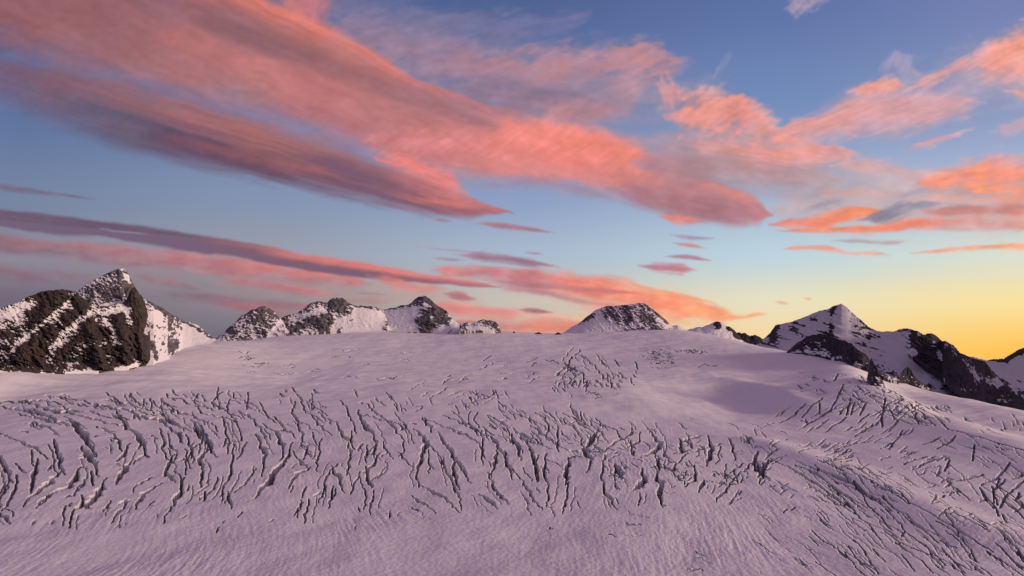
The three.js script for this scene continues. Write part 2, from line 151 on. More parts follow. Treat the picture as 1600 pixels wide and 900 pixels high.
cloud({ a: 0.7, soft: 1, amp: 0.8, len: 70, wid: 8, ang: -15, wob: 9 }, '1255 325 4 5 a49098 a49098', '1290 318 8 9 9a8e9c 9a8e9c', '1330 312 5 6 a89ca8 a89ca8');
cloud({ a: 0.5, soft: 1, amp: 0.9, len: 60, wid: 10, ang: -25, wob: 10 }, '1390 310 5 6 94a0ba 94a0ba', '1440 298 10 12 94a0ba 949cb4', '1500 302 8 10 a0a0b8 a0a0b4', '1560 305 5 6 a8a8bc a8a8bc');
cloud({ a: 0.8, soft: 0.9, amp: 0.5, len: 80, wid: 5, wob: 5 }, '1212 390 2 2 f8907c f8907c', '1250 387 5 5 f88a74 f88c78', '1290 386 5 6 f8907a f8947c', '1330 396 3 4 ecaa90 f0a48a', '1375 394 4 6 f0b090 f4a484', '1395 400 1.5 2 f0b49a f0b49a');
cloud({ a: 0.75, soft: 1, amp: 0.6, len: 80, wid: 6, wob: 6 }, '1300 376 3 4 b8a8ae b8a8ae', '1350 376 6 6 ac989e b09ca0', '1400 378 5 6 b89a9c b89a9c', '1430 376 2 3 ccb0ac ccb0ac');
cloud({ a: 0.9, soft: 0.9, amp: 0.5, len: 80, wid: 4, wob: 4 }, '1420 396 1.5 2 f4a88c f4a88c', '1480 391 4 4 f89880 f89c80', '1540 386 4 5 f89c78 f8a078', '1610 386 5 5 fca070 fca070', '1700 384 3 3 fca874 fca874');
cloud({ a: 0.85, soft: 1, amp: 0.5, len: 60, wid: 4, wob: 4 }, '1100 502 2 3 fca474 fca474', '1150 497 4 4 fca070 fca470', '1185 492 4 4 f09068 f8a068', '1206 492 1.5 2 f8ac74 f8ac74');
cloud({ a: 0.8, soft: 1, amp: 0.3, len: 30, wid: 4, wob: 2 }, '1206 473 1 1 f8b484 f8b484', '1220 474 3 3 f8a078 f8a078', '1234 475 1 1 f8b484 f8b484');
cloud({ a: 0.7, soft: 1, amp: 0.3, len: 30, wid: 4, wob: 2 }, '1254 467 1 1 f8b890 f8b890', '1263 467 3 3 f8a884 f8a884', '1270 467 1 1 f8b890 f8b890');
cloud({ a: 0.75, soft: 1, amp: 1.0, len: 26, wid: 12, ang: -40, wob: 10 }, '1225 12 10 10 8c8cae 8c8cae', '1246 10 16 18 c0a0ae b8a0b4', '1272 0 16 16 b49eb4 b49eb4', '1294 -2 8 10 a498b8 a498b8');
cloud({ a: 0.4, soft: 1, amp: 0.6, len: 40, wid: 8, ang: -62, wob: 4 }, '1114 124 4 6 b8a0b4 b8a0b4', '1130 100 14 16 8c96bc 8c96bc', '1146 82 6 8 8494bc 8494bc');

function cloudLayer(X, Y, c) {
  for (const k of CLOUDS) {
    if (X < k.x0 || X > k.x1 || Y < k.y0 || Y > k.y1) continue;
    const P = k.p, last = P.length - 1;
    const ex = P[last].x - P[0].x, wx = X + k.wob * fbm(X / 110 + k.seed, Y / 46, 3), wy = Y + k.wob * 0.8 * fbm(X / 90, Y / 34 + k.seed, 4);
    if (wx < P[0].x || wx > P[last].x) continue;
    let i = 0; while (i < last - 1 && wx > P[i + 1].x) i++;
    const a = P[i], b = P[i + 1], z = P[Math.max(0, i - 1)], e = P[Math.min(last, i + 2)], h = b.x - a.x, t = (wx - a.x) / h;
    const m0 = i ? (b.y - z.y) / (b.x - z.x) : (b.y - a.y) / h, m1 = i < last - 1 ? (e.y - a.y) / (e.x - a.x) : (b.y - a.y) / h;
    const t2 = t * t, t3 = t2 * t, s = t2 * (3 - 2 * t);
    const yc = (2 * t3 - 3 * t2 + 1) * a.y + (t3 - 2 * t2 + t) * h * m0 + s * b.y + (t3 - t2) * h * m1;
    const v = (wy - yc) / (wy < yc ? lerp(a.u, b.u, s) : lerp(a.d, b.d, s));
    if (v < -1.6 || v > 1.6) continue;
    const ang = (k.ang ?? 0) * Math.PI / 180, ca = Math.cos(ang), sa = Math.sin(ang), wv = 0.35 * n2(X / 60 + k.seed, Y / 40);
    const al = (k.ang === null ? X : X * ca + Y * sa) / k.len, ac = (k.ang === null ? wy - yc : Y * ca - X * sa) / k.wid + wv, iso = fbm(X / (k.lump * 1.8) + k.seed, Y / k.lump, 5);
    const n = (1 - k.iso) * fbm(al + k.seed * 3, ac, 4) + k.iso * iso * 1.2, n3 = 0.75 * fbm(al * 2.6 - 9, ac * 2.6 + k.seed, 4) + 0.5 * fbm(X / 16 + 3, Y / 8 + k.seed, 4);
    const end = Math.min(wx - P[0].x, P[last].x - wx) / Math.min(k.tip, ex * 0.25);
    const d = 1.24 - Math.abs(v) + k.amp * (n + (0.35 + 0.4 * k.iso) * n3) - Math.max(0, 1 - end) * 0.7;
    const q = k.a * sstep(0, k.soft, d);
    if (q < 0.003) continue;
    const w = sstep(-0.75, 0.75, v * 0.8 + k.mix * n * 1.6), shade = 1 + 0.24 * k.iso * iso + 0.08 * n3, pale = clamp(0.5 - d * 0.5 + 0.5 * iso, 0, 0.4) * Math.min(1, k.iso * k.iso * 8);
    for (let j = 0; j < 3; j++) c[j] = lerp(c[j], Math.min(255, lerp(lerp(lerp(a.t[j], b.t[j], s), lerp(a.b[j], b.b[j], s), w), c[j], pale) * shade), q);
  }
}
{
  const W = 4096, H = 2048, data = new Float32Array(W * H * 4), lin = new Float32Array(2560);
  for (let i = 0; i < 2560; i++) { const s = i / 2550; lin[i] = s <= 0.04045 ? s / 12.92 : Math.pow((s + 0.055) / 1.055, 2.4); }
  const toLin = (v) => { const x = clamp(v, 0, 255) * 10, i = Math.floor(x); return lerp(lin[i], lin[i + 1], x - i); };
  const FRAME = 36.2 * Math.PI / 180;
  for (let j = 0; j < H; j++) {
    const el = ((j + 0.5) / H - 0.5) * Math.PI, fine = el > -0.06 && el < 0.95, step = fine ? 1 : 4;
    for (let i = 0; i < W; i++) {
      const o = (j * W + i) * 4;
      if (el < -0.07) { data[o] = 0.26; data[o + 1] = 0.21; data[o + 2] = 0.26; data[o + 3] = 1; continue; }
      // an equirectangular column i looks along atan2(z, x)
      const th = ((i + 0.5) / W - 0.5) * 2 * Math.PI, x = Math.cos(th) * Math.cos(el), z = Math.sin(th) * Math.cos(el), y = Math.sin(el);
      const az = Math.atan2(x, -z);
      const inside = Math.abs(az) < 0.95 && fine;
      if (!inside && (i % 4 || (!fine && j % 4))) { const src = i % 4 ? o - 4 * (i % 4) : o - 4 * W * (j % 4); if (src >= 0 && data[src + 3] === 1) { data[o] = data[src]; data[o + 1] = data[src + 1]; data[o + 2] = data[src + 2]; data[o + 3] = 1; continue; } }
      const azc = clamp(az, -FRAME, FRAME), ch = Math.cos(el);
      const g = project(Math.sin(azc) * ch, y, -Math.cos(azc) * ch) || [800, 0];
      const c = air(g[0], Math.min(g[1], 559));
      if (az > 2.1) { const back = air(0, g[1]), w = sstep(2.1, 3.14, az); for (let k = 0; k < 3; k++) c[k] = lerp(c[k], back[k], w); }
      const high = sstep(0.62, 1.5, el); c[0] *= 1 - 0.12 * high; c[1] *= 1 - 0.12 * high; c[2] *= 1 - 0.08 * high;
      const p = project(x, y, z);
      // cloud cover beyond the frame: the same broken sunset cloud
      const out = p && Math.abs(az) < 1.2 ? Math.max(sstep(-40, -420, p[0]), sstep(1640, 2000, p[0]), sstep(-10, -320, p[1])) : 1;
      if (out > 0 && y > 0.02) {
        const s = 1 / (y + 0.16), qx = x * s, qz = z * s, n = fbm(qx * 0.9 + 4 + 0.4 * n2(qz * 2, qx), qz * 1.5 + 2, 5), q = out * 0.92 * sstep(-0.3, 0.3, n) * sstep(0.02, 0.2, y);
        const m = sstep(-0.4, 0.4, fbm(qx * 1.7 + 31, qz * 2.2, 4)), glow = 0.5 + 0.5 * Math.cos(az - 1.75);
        const lit = [lerp(176, 250, glow), lerp(98, 150, glow), lerp(108, 126, glow)], dim = [lerp(112, 170, glow), lerp(82, 120, glow), lerp(104, 126, glow)];
        for (let k = 0; k < 3; k++) c[k] = lerp(c[k], lerp(dim[k], lit[k], m), q);
      }
      if (inside && p && p[0] > -500 && p[0] < 2100 && p[1] > -500) cloudLayer(p[0], p[1], c);
      data[o] = toLin(c[0]); data[o + 1] = toLin(c[1]); data[o + 2] = toLin(c[2]); data[o + 3] = 1;
    }
  }
  const sky = new THREE.DataTexture(data, W, H, THREE.RGBAFormat, THREE.FloatType);
  sky.mapping = THREE.EquirectangularReflectionMapping; sky.magFilter = THREE.LinearFilter; sky.minFilter = THREE.LinearFilter; sky.needsUpdate = true;
  scene.background = sky; scene.environment = sky;
}
{
  const sun = new THREE.DirectionalLight(new THREE.Color(1.0, 0.74, 0.58), SUN_I), a = SUN_AZ * Math.PI / 180, e = SUN_EL * Math.PI / 180;
  sun.name = 'sunset_glow';
  sun.position.set(Math.sin(a) * Math.cos(e) * 8000, Math.sin(e) * 8000, -Math.cos(a) * Math.cos(e) * 8000 - 2500);
  sun.target.position.set(0, 0, -2500); scene.add(sun.target);
  sun.castShadow = true; sun.shadow.radius = 24; sun.shadow.mapSize.set(4096, 4096);
  Object.assign(sun.shadow.camera, { left: -4500, right: 4500, top: 3500, bottom: -3500, near: 100, far: 20000 });
  scene.add(sun);
}

// ---------------------------------------------------------------- the ice surface
// heights are given where they can be read: pixel, and either the height above the eye or the distance
const CTRL = [];
function pin(X, Y, { h, r }) { const [az, t] = look(X, Y); const R = r ?? h / t; CTRL.push([az * 2, Math.log(R), t]); }
function pinBack(X, r, Y) { const [az, t] = look(X, Y); CTRL.push([az * 2, Math.log(r), t]); }
for (const X of [-500, -100, 300, 700, 1100, 1500, 1800, 2200]) pin(X, 900, { h: -148 });
for (const X of [-500, 0, 350, 700, 1000, 1300, 1600, 2100]) pin(X, 800, { h: X > 1200 ? -146 : -142 });
for (const X of [-500, 0, 300, 600, 850, 1050]) pin(X, 720, { h: -130 });
pin(1250, 720, { h: -134 }); pin(1430, 720, { h: -132 }); pin(1600, 720, { h: -132 }); pin(2100, 720, { h: -138 });
for (const X of [-500, 0, 300, 600, 800]) pin(X, 660, { h: -104 });
pin(1000, 660, { h: -108 }); pin(1200, 660, { h: -110 }); pin(1350, 660, { h: -108 }); pin(1470, 664, { h: -108 });
for (const X of [-500, 0, 300, 600, 850]) pin(X, 620, { h: -66 });
pin(1000, 620, { r: 1850 }); pin(1120, 620, { r: 1950 }); pin(1250, 620, { r: 2000 }); pin(1360, 610, { r: 2000 });
pin(-500, 590, { r: 2300 }); pin(0, 590, { r: 2350 }); pin(150, 590, { r: 2350 }); pin(260, 575, { r: 2450 }); pin(400, 580, { r: 2600 }); pin(600, 580, { r: 2600 }); pin(800, 580, { r: 2550 }); pin(980, 580, { r: 2450 });
pin(1150, 580, { r: 2500 }); pin(1270, 580, { r: 2450 }); pin(1340, 578, { r: 2350 });
pin(330, 535, { r: 3300 }); pin(420, 540, { r: 3350 }); pin(560, 535, { r: 3500 }); pin(680, 535, { r: 3500 }); pin(800, 545, { r: 3200 }); pin(900, 545, { r: 3200 }); pin(1000, 545, { r: 3200 }); pin(1100, 550, { r: 3050 }); pin(1200, 560, { r: 2850 });
pin(780, 519, { r: 4000 }); pin(870, 523, { r: 3950 }); pin(960, 519, { r: 4000 }); pin(1060, 517, { r: 3900 }); pin(1140, 531, { r: 3600 }); pin(1200, 545, { r: 3300 }); pin(1260, 552, { r: 3000 }); pin(1330, 566, { r: 2650 });
pin(560, 519, { r: 4100 }); pin(660, 520, { r: 4100 }); pin(440, 527, { r: 3900 });
for (const [X, Y] of [[-400, 600], [0, 600], [200, 590], [330, 545]]) pinBack(X, 3900, Y);
for (const [X, Y] of [[350, 560], [600, 545], [800, 540], [900, 545], [1060, 545], [1200, 575], [1330, 610], [1450, 660], [1600, 700], [2000, 720]]) pinBack(X, 5600, Y);
for (const [X, Y] of [[-300, 620], [200, 610], [600, 585], [1000, 580], [1300, 640], [1600, 700]]) pinBack(X, 9000, Y);
// the right-hand rim, the trough behind it and the smooth snow back beyond
pin(1385, 609, { r: 2080 }); pin(1475, 660, { h: -112 }); pin(1540, 690, { h: -122 }); pin(1600, 712, { h: -128 }); pin(1800, 740, { h: -140 });
pin(1400, 605, { r: 2350 }); pin(1475, 641, { r: 2000 }); pin(1540, 662, { r: 1850 }); pin(1600, 672, { r: 1800 });
pin(1390, 590, { r: 2500 }); pin(1475, 616, { r: 2450 }); pin(1540, 630, { r: 2350 }); pin(1600, 643, { r: 2300 }); pin(1800, 670, { r: 2200 });
pinBack(1400, 3000, 606); pinBack(1475, 3000, 640); pinBack(1600, 3000, 668); pinBack(1850, 3000, 690); pinBack(1330, 3300, 590); pinBack(1260, 3600, 570);
const NC = CTRL.length, tpsK = (d2) => d2 > 1e-12 ? d2 * Math.log(d2) : 0;
const TPS = (() => {
  const n = NC + 3, A = [];
  for (let i = 0; i < n; i++) A.push(new Float64Array(n + 1));
  for (let i = 0; i < NC; i++) {
    for (let j = 0; j < NC; j++) A[i][j] = tpsK((CTRL[i][0] - CTRL[j][0]) ** 2 + (CTRL[i][1] - CTRL[j][1]) ** 2) + (i === j ? 2e-4 : 0);
    A[i][NC] = A[NC][i] = 1; A[i][NC + 1] = A[NC + 1][i] = CTRL[i][0]; A[i][NC + 2] = A[NC + 2][i] = CTRL[i][1]; A[i][n] = CTRL[i][2];
  }
  for (let c = 0; c < n; c++) {
    let p = c; for (let r = c + 1; r < n; r++) if (Math.abs(A[r][c]) > Math.abs(A[p][c])) p = r;
    [A[c], A[p]] = [A[p], A[c]];
    for (let r = c + 1; r < n; r++) { const f = A[r][c] / A[c][c]; if (f) for (let k = c; k <= n; k++) A[r][k] -= f * A[c][k]; }
  }
  const x = new Float64Array(n);
  for (let r = n - 1; r >= 0; r--) { let s = A[r][n]; for (let k = r + 1; k < n; k++) s -= A[r][k] * x[k]; x[r] = s / A[r][r]; }
  return x;
})();
function tps(u, v) { let s = TPS[NC] + TPS[NC + 1] * u + TPS[NC + 2] * v; for (let i = 0; i < NC; i++) { const a = u - CTRL[i][0], b = v - CTRL[i][1], d = a * a + b * b; if (d > 1e-12) s += TPS[i] * d * Math.log(d); } return s; }
const AZ_MAX = 0.86;
function groundT(az, r) {                                                     // tangent of the elevation of the snow surface
  const rr = clamp(r, 470, 9000), t = tps(clamp(az, -AZ_MAX, AZ_MAX) * 2, Math.log(rr));
  return r < 470 ? t * 470 / r : r > 9000 ? t * 9000 / r : t;
}
function groundR(X, Y, from = 470) {                                          // distance at which the sight line through a pixel meets it
  const [az, t] = look(X, Y); let a = from, fa = groundT(az, a) - t;
  if (fa > 0) return a;
  for (let r = from * 1.02; r < 8000; r *= 1.02) { const f = groundT(az, r) - t; if (f >= 0) { for (let k = 0; k < 18; k++) { const m = (a + r) / 2; if (groundT(az, m) - t > 0) r = m; else a = m; } return a; } a = r; }
  return -1;
}
const at = (X, Y, r) => { const [az, t] = look(X, Y); return [Math.sin(az) * r, CY + t * r, -Math.cos(az) * r]; };

// grid round the eye: fine where the camera looks, coarse all round
const AZ = []; for (let a = -180; a < -38; a += 6) AZ.push(a); for (let i = 0; i <= 1440; i++) AZ.push(-37.6 + 75.2 * i / 1440); for (let a = 42; a <= 180; a += 6) AZ.push(a);
const NA = AZ.length, AZR = AZ.map((a) => a * Math.PI / 180), A0 = AZ.findIndex((a) => a >= -37.61), A1 = A0 + 1440;
const RS = [4, 60, 160, 280, 380, 430];
{ let r = 475; while (r < 4300) { RS.push(r); r += clamp(r * r * 4.3e-6, 0.9, r < 2600 ? 5.2 : 9); } for (r = 4320; r < 9000; r *= 1.02) RS.push(r); for (r = 9000; r < 30000; r *= 1.3) RS.push(r); }
const NR = RS.length, HT = new Float32Array(NA * NR), CUT = new Float32Array(NA * NR), OWNER = new Int16Array(NA * NR).fill(-1), SNOWY = new Uint8Array(NA * NR), THIN = new Uint8Array(NA * NR), ROUGH = new Float32Array(NA * NR);
const rowOf = (r) => { let a = 0, b = NR - 1; while (b - a > 1) { const m = (a + b) >> 1; if (RS[m] > r) b = m; else a = m; } return a; };

// crevasses: cracks drawn as lines of pixels, laid on the snow; width in pixels
const CRACKS = [];
const jit = rng(5);
function crack(ox, oy, k, w, pts, o = {}) {
  const P = []; for (let i = 0; i < pts.length; i += 2) P.push([ox + pts[i] / k, oy + pts[i + 1] / k]);
  if (P.length === 1) P.push([P[0][0] + w / k, P[0][1] + 1]);
  if (o.id === undefined && P.length > 1) {                                   // tips that thin out beyond what reads clearly
    const z = P.length - 1, a = P[0], b = P[1], c = P[z], d = P[z - 1], la = Math.hypot(a[0] - b[0], a[1] - b[1]), lc = Math.hypot(c[0] - d[0], c[1] - d[1]), e = Math.min(3 + 7 * jit(), la * 0.45), f = Math.min(3 + 7 * jit(), lc * 0.45);
    P.unshift([a[0] + (a[0] - b[0]) / la * e + 2 * (jit() - 0.5), a[1] + (a[1] - b[1]) / la * e]); P.push([c[0] + (c[0] - d[0]) / lc * f + 2 * (jit() - 0.5), c[1] + (c[1] - d[1]) / lc * f]);
  }
  // finer, wandering path
  const Q = []; const wob = P[0][0] > 1190 ? 0.6 : o.wob ?? 1.55, s = CRACKS.length * 7.31;
  for (let i = 0; i < P.length - 1; i++) {
    const [x0, y0] = P[i], [x1, y1] = P[i + 1], L = Math.hypot(x1 - x0, y1 - y0), n = Math.max(1, Math.round(L / 3.5));
    for (let j = 0; j < n + (i === P.length - 2 ? 1 : 0); j++) {
      const t = j / n, d = Q.length, nx = -(y1 - y0) / L, ny = (x1 - x0) / L, f = wob * (2.2 * n2(s + d * 0.23, 3.3) + 2.6 * n2(s - d * 0.55, 8.8) + 1.1 * n2(s + d * 1.37, 1.2));
      Q.push([lerp(x0, x1, t) + nx * f, lerp(y0, y1, t) + ny * f]);
    }
  }
  const V = [];
  let prev = -1;
  for (const [x, y] of Q) {
    let r = groundR(x, y, 470); if (r < 0) continue;
    if (prev > 0 && Math.abs(r - prev) > prev * 0.25) continue;
    prev = r; const [az] = look(x, y); V.push([Math.sin(az) * r, -Math.cos(az) * r, r, x, y]);
  }
  if (V.length < 2) return;
  for (let i = 0; i < V.length; i++) {
    const a = V[Math.max(0, i - 1)], b = V[Math.min(V.length - 1, i + 1)], dx = b[3] - a[3], dy = b[4] - a[4], L = Math.hypot(dx, dy) || 1, u = i / (V.length - 1);
    const r = V[i][2], az0 = Math.atan2(V[i][0], -V[i][1]), dt = Math.max(2e-5, (groundT(az0, r + 6) - groundT(az0, r - 6)) / 12), steep = Math.abs(dx) / L;
    let m = (w / k) * (o.k ?? 0.74) * lerp(r / F, Math.min(0.6 / (F * dt), 7 * r / F), steep * steep);
    m = Math.min(m, (o.max ?? 13)) * (0.95 + 0.8 * n2(s + i * 0.21, 5.5) + 0.35 * n2(s + i * 0.7, 9.5));
    const taper = Math.min(1, 0.22 + 2.2 * Math.min(u, 1 - u));
    V[i][5] = Math.max(r * (o.id === -2 ? 0.001 : V[0][3] > 1180 ? 0.0014 : 0.00125), m * taper);
  }
  CRACKS.push({ dark: jit() < (P[0][0] > 1180 ? 0.12 : 0.3), V, deep: o.deep ?? 1, id: o.id ?? CRACKS.length, lip: o.lip ?? 1 });
}
const cA = (w, ...p) => crack(0, 570, 4, w, p), cB = (w, ...p) => crack(400, 570, 4, w, p), cC = (w, ...p) => crack(800, 570, 4, w, p), cD = (w, ...p) => crack(1200, 570, 4, w * 0.72, p);
const cE = (w, ...p) => crack(1280, 720, 5, w * 0.68, p), cF = (w, ...p) => crack(800, 720, 5, w, p), cG = (w, ...p) => crack(0, 720, 5, w, p), cH = (w, ...p) => crack(400, 720, 5, w, p), cU = (w, ...p) => crack(820, 450, 5, w * 0.55, p);
cA(8, 0, 230, 160, 245, 330, 285, 460, 310, 600, 345, 700, 370, 770, 375); cA(14, 0, 265, 150, 290, 260, 310, 320, 322, 350, 365); cA(6, 0, 232, 250, 232, 400, 245, 520, 258, 700, 280); cA(9, 120, 318, 220, 335, 320, 355, 440, 375);
cA(26, 380, 322, 440, 350, 480, 390, 520, 430, 545, 490, 590, 548); cA(6, 400, 205, 520, 235, 640, 255, 740, 280, 860, 300, 960, 318); cA(5, 690, 195, 780, 235, 850, 262, 920, 280); cA(6, 390, 268, 480, 285, 600, 305, 660, 325);
cA(24, 740, 315, 780, 360, 800, 395, 850, 420, 880, 470, 905, 520, 915, 560); cA(6, 610, 390, 660, 405, 700, 430, 735, 465); cA(9, 705, 475, 740, 495, 755, 530); cA(10, 865, 325, 950, 335, 1000, 352, 1050, 392); cA(18, 1075, 398, 1110, 425, 1130, 470);
cA(9, 990, 292, 1040, 330, 1080, 365, 1130, 395); cA(6, 1000, 270, 1100, 295, 1200, 320, 1210, 345, 1320, 365, 1350, 400); cA(22, 1205, 365, 1250, 420, 1290, 470, 1310, 510, 1340, 555); cA(11, 1225, 415, 1255, 470, 1245, 540); cA(10, 1010, 410, 1020, 480, 1015, 530, 1050, 580);
cA(11, 1170, 455, 1190, 500, 1192, 560); cA(13, 1070, 508, 1110, 550, 1095, 580); cA(17, 1075, 585, 1040, 640, 1035, 680, 1080, 720); cA(13, 1160, 545, 1165, 600, 1160, 680); cA(26, 1285, 550, 1240, 590, 1265, 640, 1260, 750);
cA(24, 345, 490, 365, 550, 370, 620, 395, 675); cA(16, 365, 680, 320, 730, 230, 790, 150, 870); cA(26, 230, 615, 205, 690, 195, 775); cA(18, 0, 590, 40, 640, 55, 710, 75, 730); cA(9, 110, 625, 145, 665); cA(11, 105, 715, 90, 780, 60, 840, 25, 900); cA(9, 0, 430, 80, 465, 190, 505, 270, 560);
cA(28, 520, 530, 560, 580, 590, 620, 605, 680); cA(18, 570, 680, 575, 740); cA(16, 800, 515, 770, 560, 740, 600); cA(19, 740, 620, 785, 635, 740, 725); cA(22, 490, 655, 470, 700, 440, 760, 380, 770, 330, 810); cA(30, 655, 720, 620, 790, 560, 860, 500, 890); cA(18, 300, 820, 250, 870);
cA(26, 1140, 730, 1125, 800, 1090, 860); cA(20, 980, 750, 900, 800, 860, 850, 855, 890); cA(15, 1360, 720, 1320, 780, 1270, 820); cA(9, 1395, 340, 1410, 440, 1430, 480); cA(13, 1410, 480, 1425, 530); cA(13, 1455, 510, 1455, 590, 1440, 680, 1390, 790); cA(7, 1530, 505, 1500, 570); cA(9, 1580, 670, 1530, 740, 1480, 780);
cA(5, 1050, 190, 1080, 215); cA(5, 1230, 190, 1210, 220, 1250, 260, 1310, 280); cA(5, 1375, 190, 1320, 235, 1400, 280); cA(5, 1550, 195, 1545, 260); cA(5, 1430, 240, 1415, 290, 1470, 350, 1500, 440); cA(5, 1220, 260, 1260, 300, 1400, 335, 1470, 350); cA(7, 1480, 290, 1550, 320, 1600, 370); cA(20, 1430, 800, 1440, 890);
cA(5, 945, 230, 950, 290); cA(5, 1045, 245, 1100, 285); cA(5, 830, 195, 860, 240); cA(8, 850, 600, 900, 560, 925, 570); cA(8, 1090, 665, 1120, 680, 1130, 720); cA(6, 200, 550, 205, 615);
cB(22, 0, 450, 40, 510, 60, 560, 40, 620, 40, 680); cB(7, 35, 260, 60, 320, 110, 360); cB(9, 125, 345, 180, 390, 230, 440); cB(19, 65, 380, 120, 420, 150, 480, 175, 540, 165, 580); cB(11, 0, 365, 40, 430); cB(8, 290, 250, 310, 300, 380, 330, 450, 370); cB(7, 355, 330, 390, 375, 460, 430);
cB(11, 240, 250, 215, 300, 260, 340, 270, 390, 290, 440, 280, 490, 300, 510); cB(13, 300, 510, 330, 500, 300, 570); cB(26, 190, 580, 130, 650, 100, 720, 30, 780, 0, 820); cB(9, 215, 490, 200, 570); cB(15, 240, 560, 270, 600, 320, 640); cB(24, 320, 650, 250, 700, 210, 760); cB(11, 400, 490, 380, 640); cB(7, 350, 440, 365, 490);
cB(15, 460, 340, 500, 365, 520, 410, 550, 450, 590, 480, 605, 520); cB(9, 600, 430, 590, 470); cB(21, 580, 520, 590, 590, 570, 680); cB(11, 495, 635, 440, 700, 420, 790); cB(24, 485, 660, 520, 710, 545, 770); cB(8, 535, 240, 565, 270, 570, 310, 600, 350, 620, 410);
cB(22, 640, 300, 655, 340, 690, 390, 730, 440, 750, 490, 735, 545, 700, 560); cB(16, 690, 520, 690, 600); cB(15, 770, 560, 740, 620, 690, 660); cB(36, 690, 660, 700, 720, 720, 755); cB(6, 650, 310, 740, 330, 820, 350, 910, 385); cB(9, 700, 260, 740, 295, 820, 350, 870, 400, 920, 470, 925, 530, 900, 560); cB(8, 900, 560, 950, 620); cB(6, 805, 500, 820, 550, 850, 580);
cB(28, 1000, 410, 1040, 440, 1060, 490, 1040, 560, 1020, 620, 1000, 680, 1020, 750); cB(40, 972, 368, 992, 372); cB(17, 1050, 345, 1090, 380, 1090, 410); cB(18, 1100, 520, 1150, 570, 1180, 640, 1220, 720, 1260, 810, 1280, 890); cB(9, 1050, 330, 1150, 370, 1260, 420, 1380, 480, 1420, 560);
cB(24, 1150, 440, 1190, 500, 1230, 570, 1280, 640, 1330, 720); cB(24, 1230, 590, 1240, 680, 1260, 760); cB(9, 1190, 320, 1290, 370, 1390, 430, 1440, 440); cB(9, 1250, 310, 1340, 380, 1420, 430); cB(9, 1380, 310, 1370, 340, 1385, 380); cB(15, 1410, 440, 1415, 500, 1410, 600);
cB(28, 1480, 460, 1520, 520, 1560, 580, 1590, 680); cB(20, 1500, 560, 1490, 640, 1470, 680); cB(22, 1450, 680, 1480, 760, 1520, 820, 1560, 860); cB(11, 1480, 330, 1540, 370, 1590, 420); cB(20, 1420, 835, 1500, 890); cB(11, 1075, 560, 1080, 650); cB(20, 630, 710, 600, 780); cB(18, 490, 785, 470, 845);
cC(26, 0, 450, 40, 530, 55, 590); cC(19, 0, 660, 60, 720, 110, 810, 170, 890); cC(26, 60, 450, 110, 520, 140, 600, 150, 700); cC(13, 130, 380, 180, 430, 210, 450); cC(11, 210, 340, 225, 400, 215, 440, 270, 490, 285, 510); cC(15, 285, 400, 285, 510); cC(12, 330, 350, 400, 400, 430, 440, 430, 490, 450, 520); cC(24, 520, 430, 490, 470, 460, 520);
cC(9, 600, 520, 660, 470, 690, 460, 640, 400, 560, 370, 530, 350); cC(17, 740, 500, 760, 560, 790, 580); cC(11, 800, 440, 800, 480, 740, 500); cC(20, 860, 410, 890, 450, 930, 490, 880, 550, 820, 570); cC(10, 900, 570, 920, 620, 1000, 660, 1080, 570); cC(22, 910, 590, 920, 640); cC(20, 1050, 480, 1060, 540, 1080, 550); cC(14, 1060, 480, 1150, 450);
cC(26, 1230, 460, 1250, 520, 1220, 600); cC(22, 1360, 480, 1390, 540, 1390, 580); cC(6, 1100, 490, 1200, 520, 1300, 500); cC(6, 920, 590, 1060, 620, 1180, 640); cC(6, 1040, 550, 1200, 530); cC(24, 450, 540, 500, 590, 470, 660); cC(34, 350, 590, 340, 660, 340, 730); cC(20, 350, 760, 320, 890); cC(20, 210, 580, 200, 680, 230, 760, 215, 860); cC(22, 160, 600, 160, 700);
cC(14, 570, 590, 600, 560, 660, 545); cC(24, 570, 610, 560, 700, 580, 790, 640, 880); cC(40, 650, 640, 680, 700); cC(34, 810, 660, 820, 720, 800, 760, 770, 780); cC(16, 800, 820, 795, 860); cC(28, 900, 660, 910, 720, 940, 760, 920, 830, 940, 880); cC(16, 1090, 760, 1150, 720, 1140, 640); cC(30, 1190, 740, 1170, 780);
cC(15, 1280, 840, 1340, 770); cC(7, 1390, 720, 1280, 680); cC(9, 1380, 730, 1500, 620); cC(7, 1390, 660, 1400, 720); cC(6, 1360, 750, 1250, 730); cC(7, 1060, 730, 1010, 680, 920, 640); cC(28, 1530, 560, 1510, 620, 1560, 680, 1590, 720); cC(24, 1590, 620, 1550, 690); cC(10, 300, 510, 360, 545, 450, 530, 560, 545); cC(10, 0, 400, 60, 430, 130, 480, 210, 520);
cD(12, 20, 600, 120, 640, 220, 700, 330, 770, 420, 830, 510, 890); cD(15, 180, 640, 290, 680, 380, 750, 460, 810, 560, 880); cD(17, 200, 630, 330, 680, 430, 720, 540, 770, 600, 820, 720, 880); cD(15, 600, 740, 740, 820, 860, 890);
cD(7, 740, 170, 860, 220, 940, 290, 1060, 370, 1130, 440, 1230, 470, 1350, 510, 1500, 560, 1600, 590); cD(5, 880, 270, 950, 330, 1040, 400); cD(5, 820, 310, 940, 370); cD(6, 220, 255, 140, 300, 90, 330); cD(8, 310, 230, 240, 285); cD(8, 320, 250, 322, 285); cD(10, 400, 280, 330, 320, 260, 360); cD(7, 410, 240, 395, 280); cD(8, 460, 150, 420, 230);
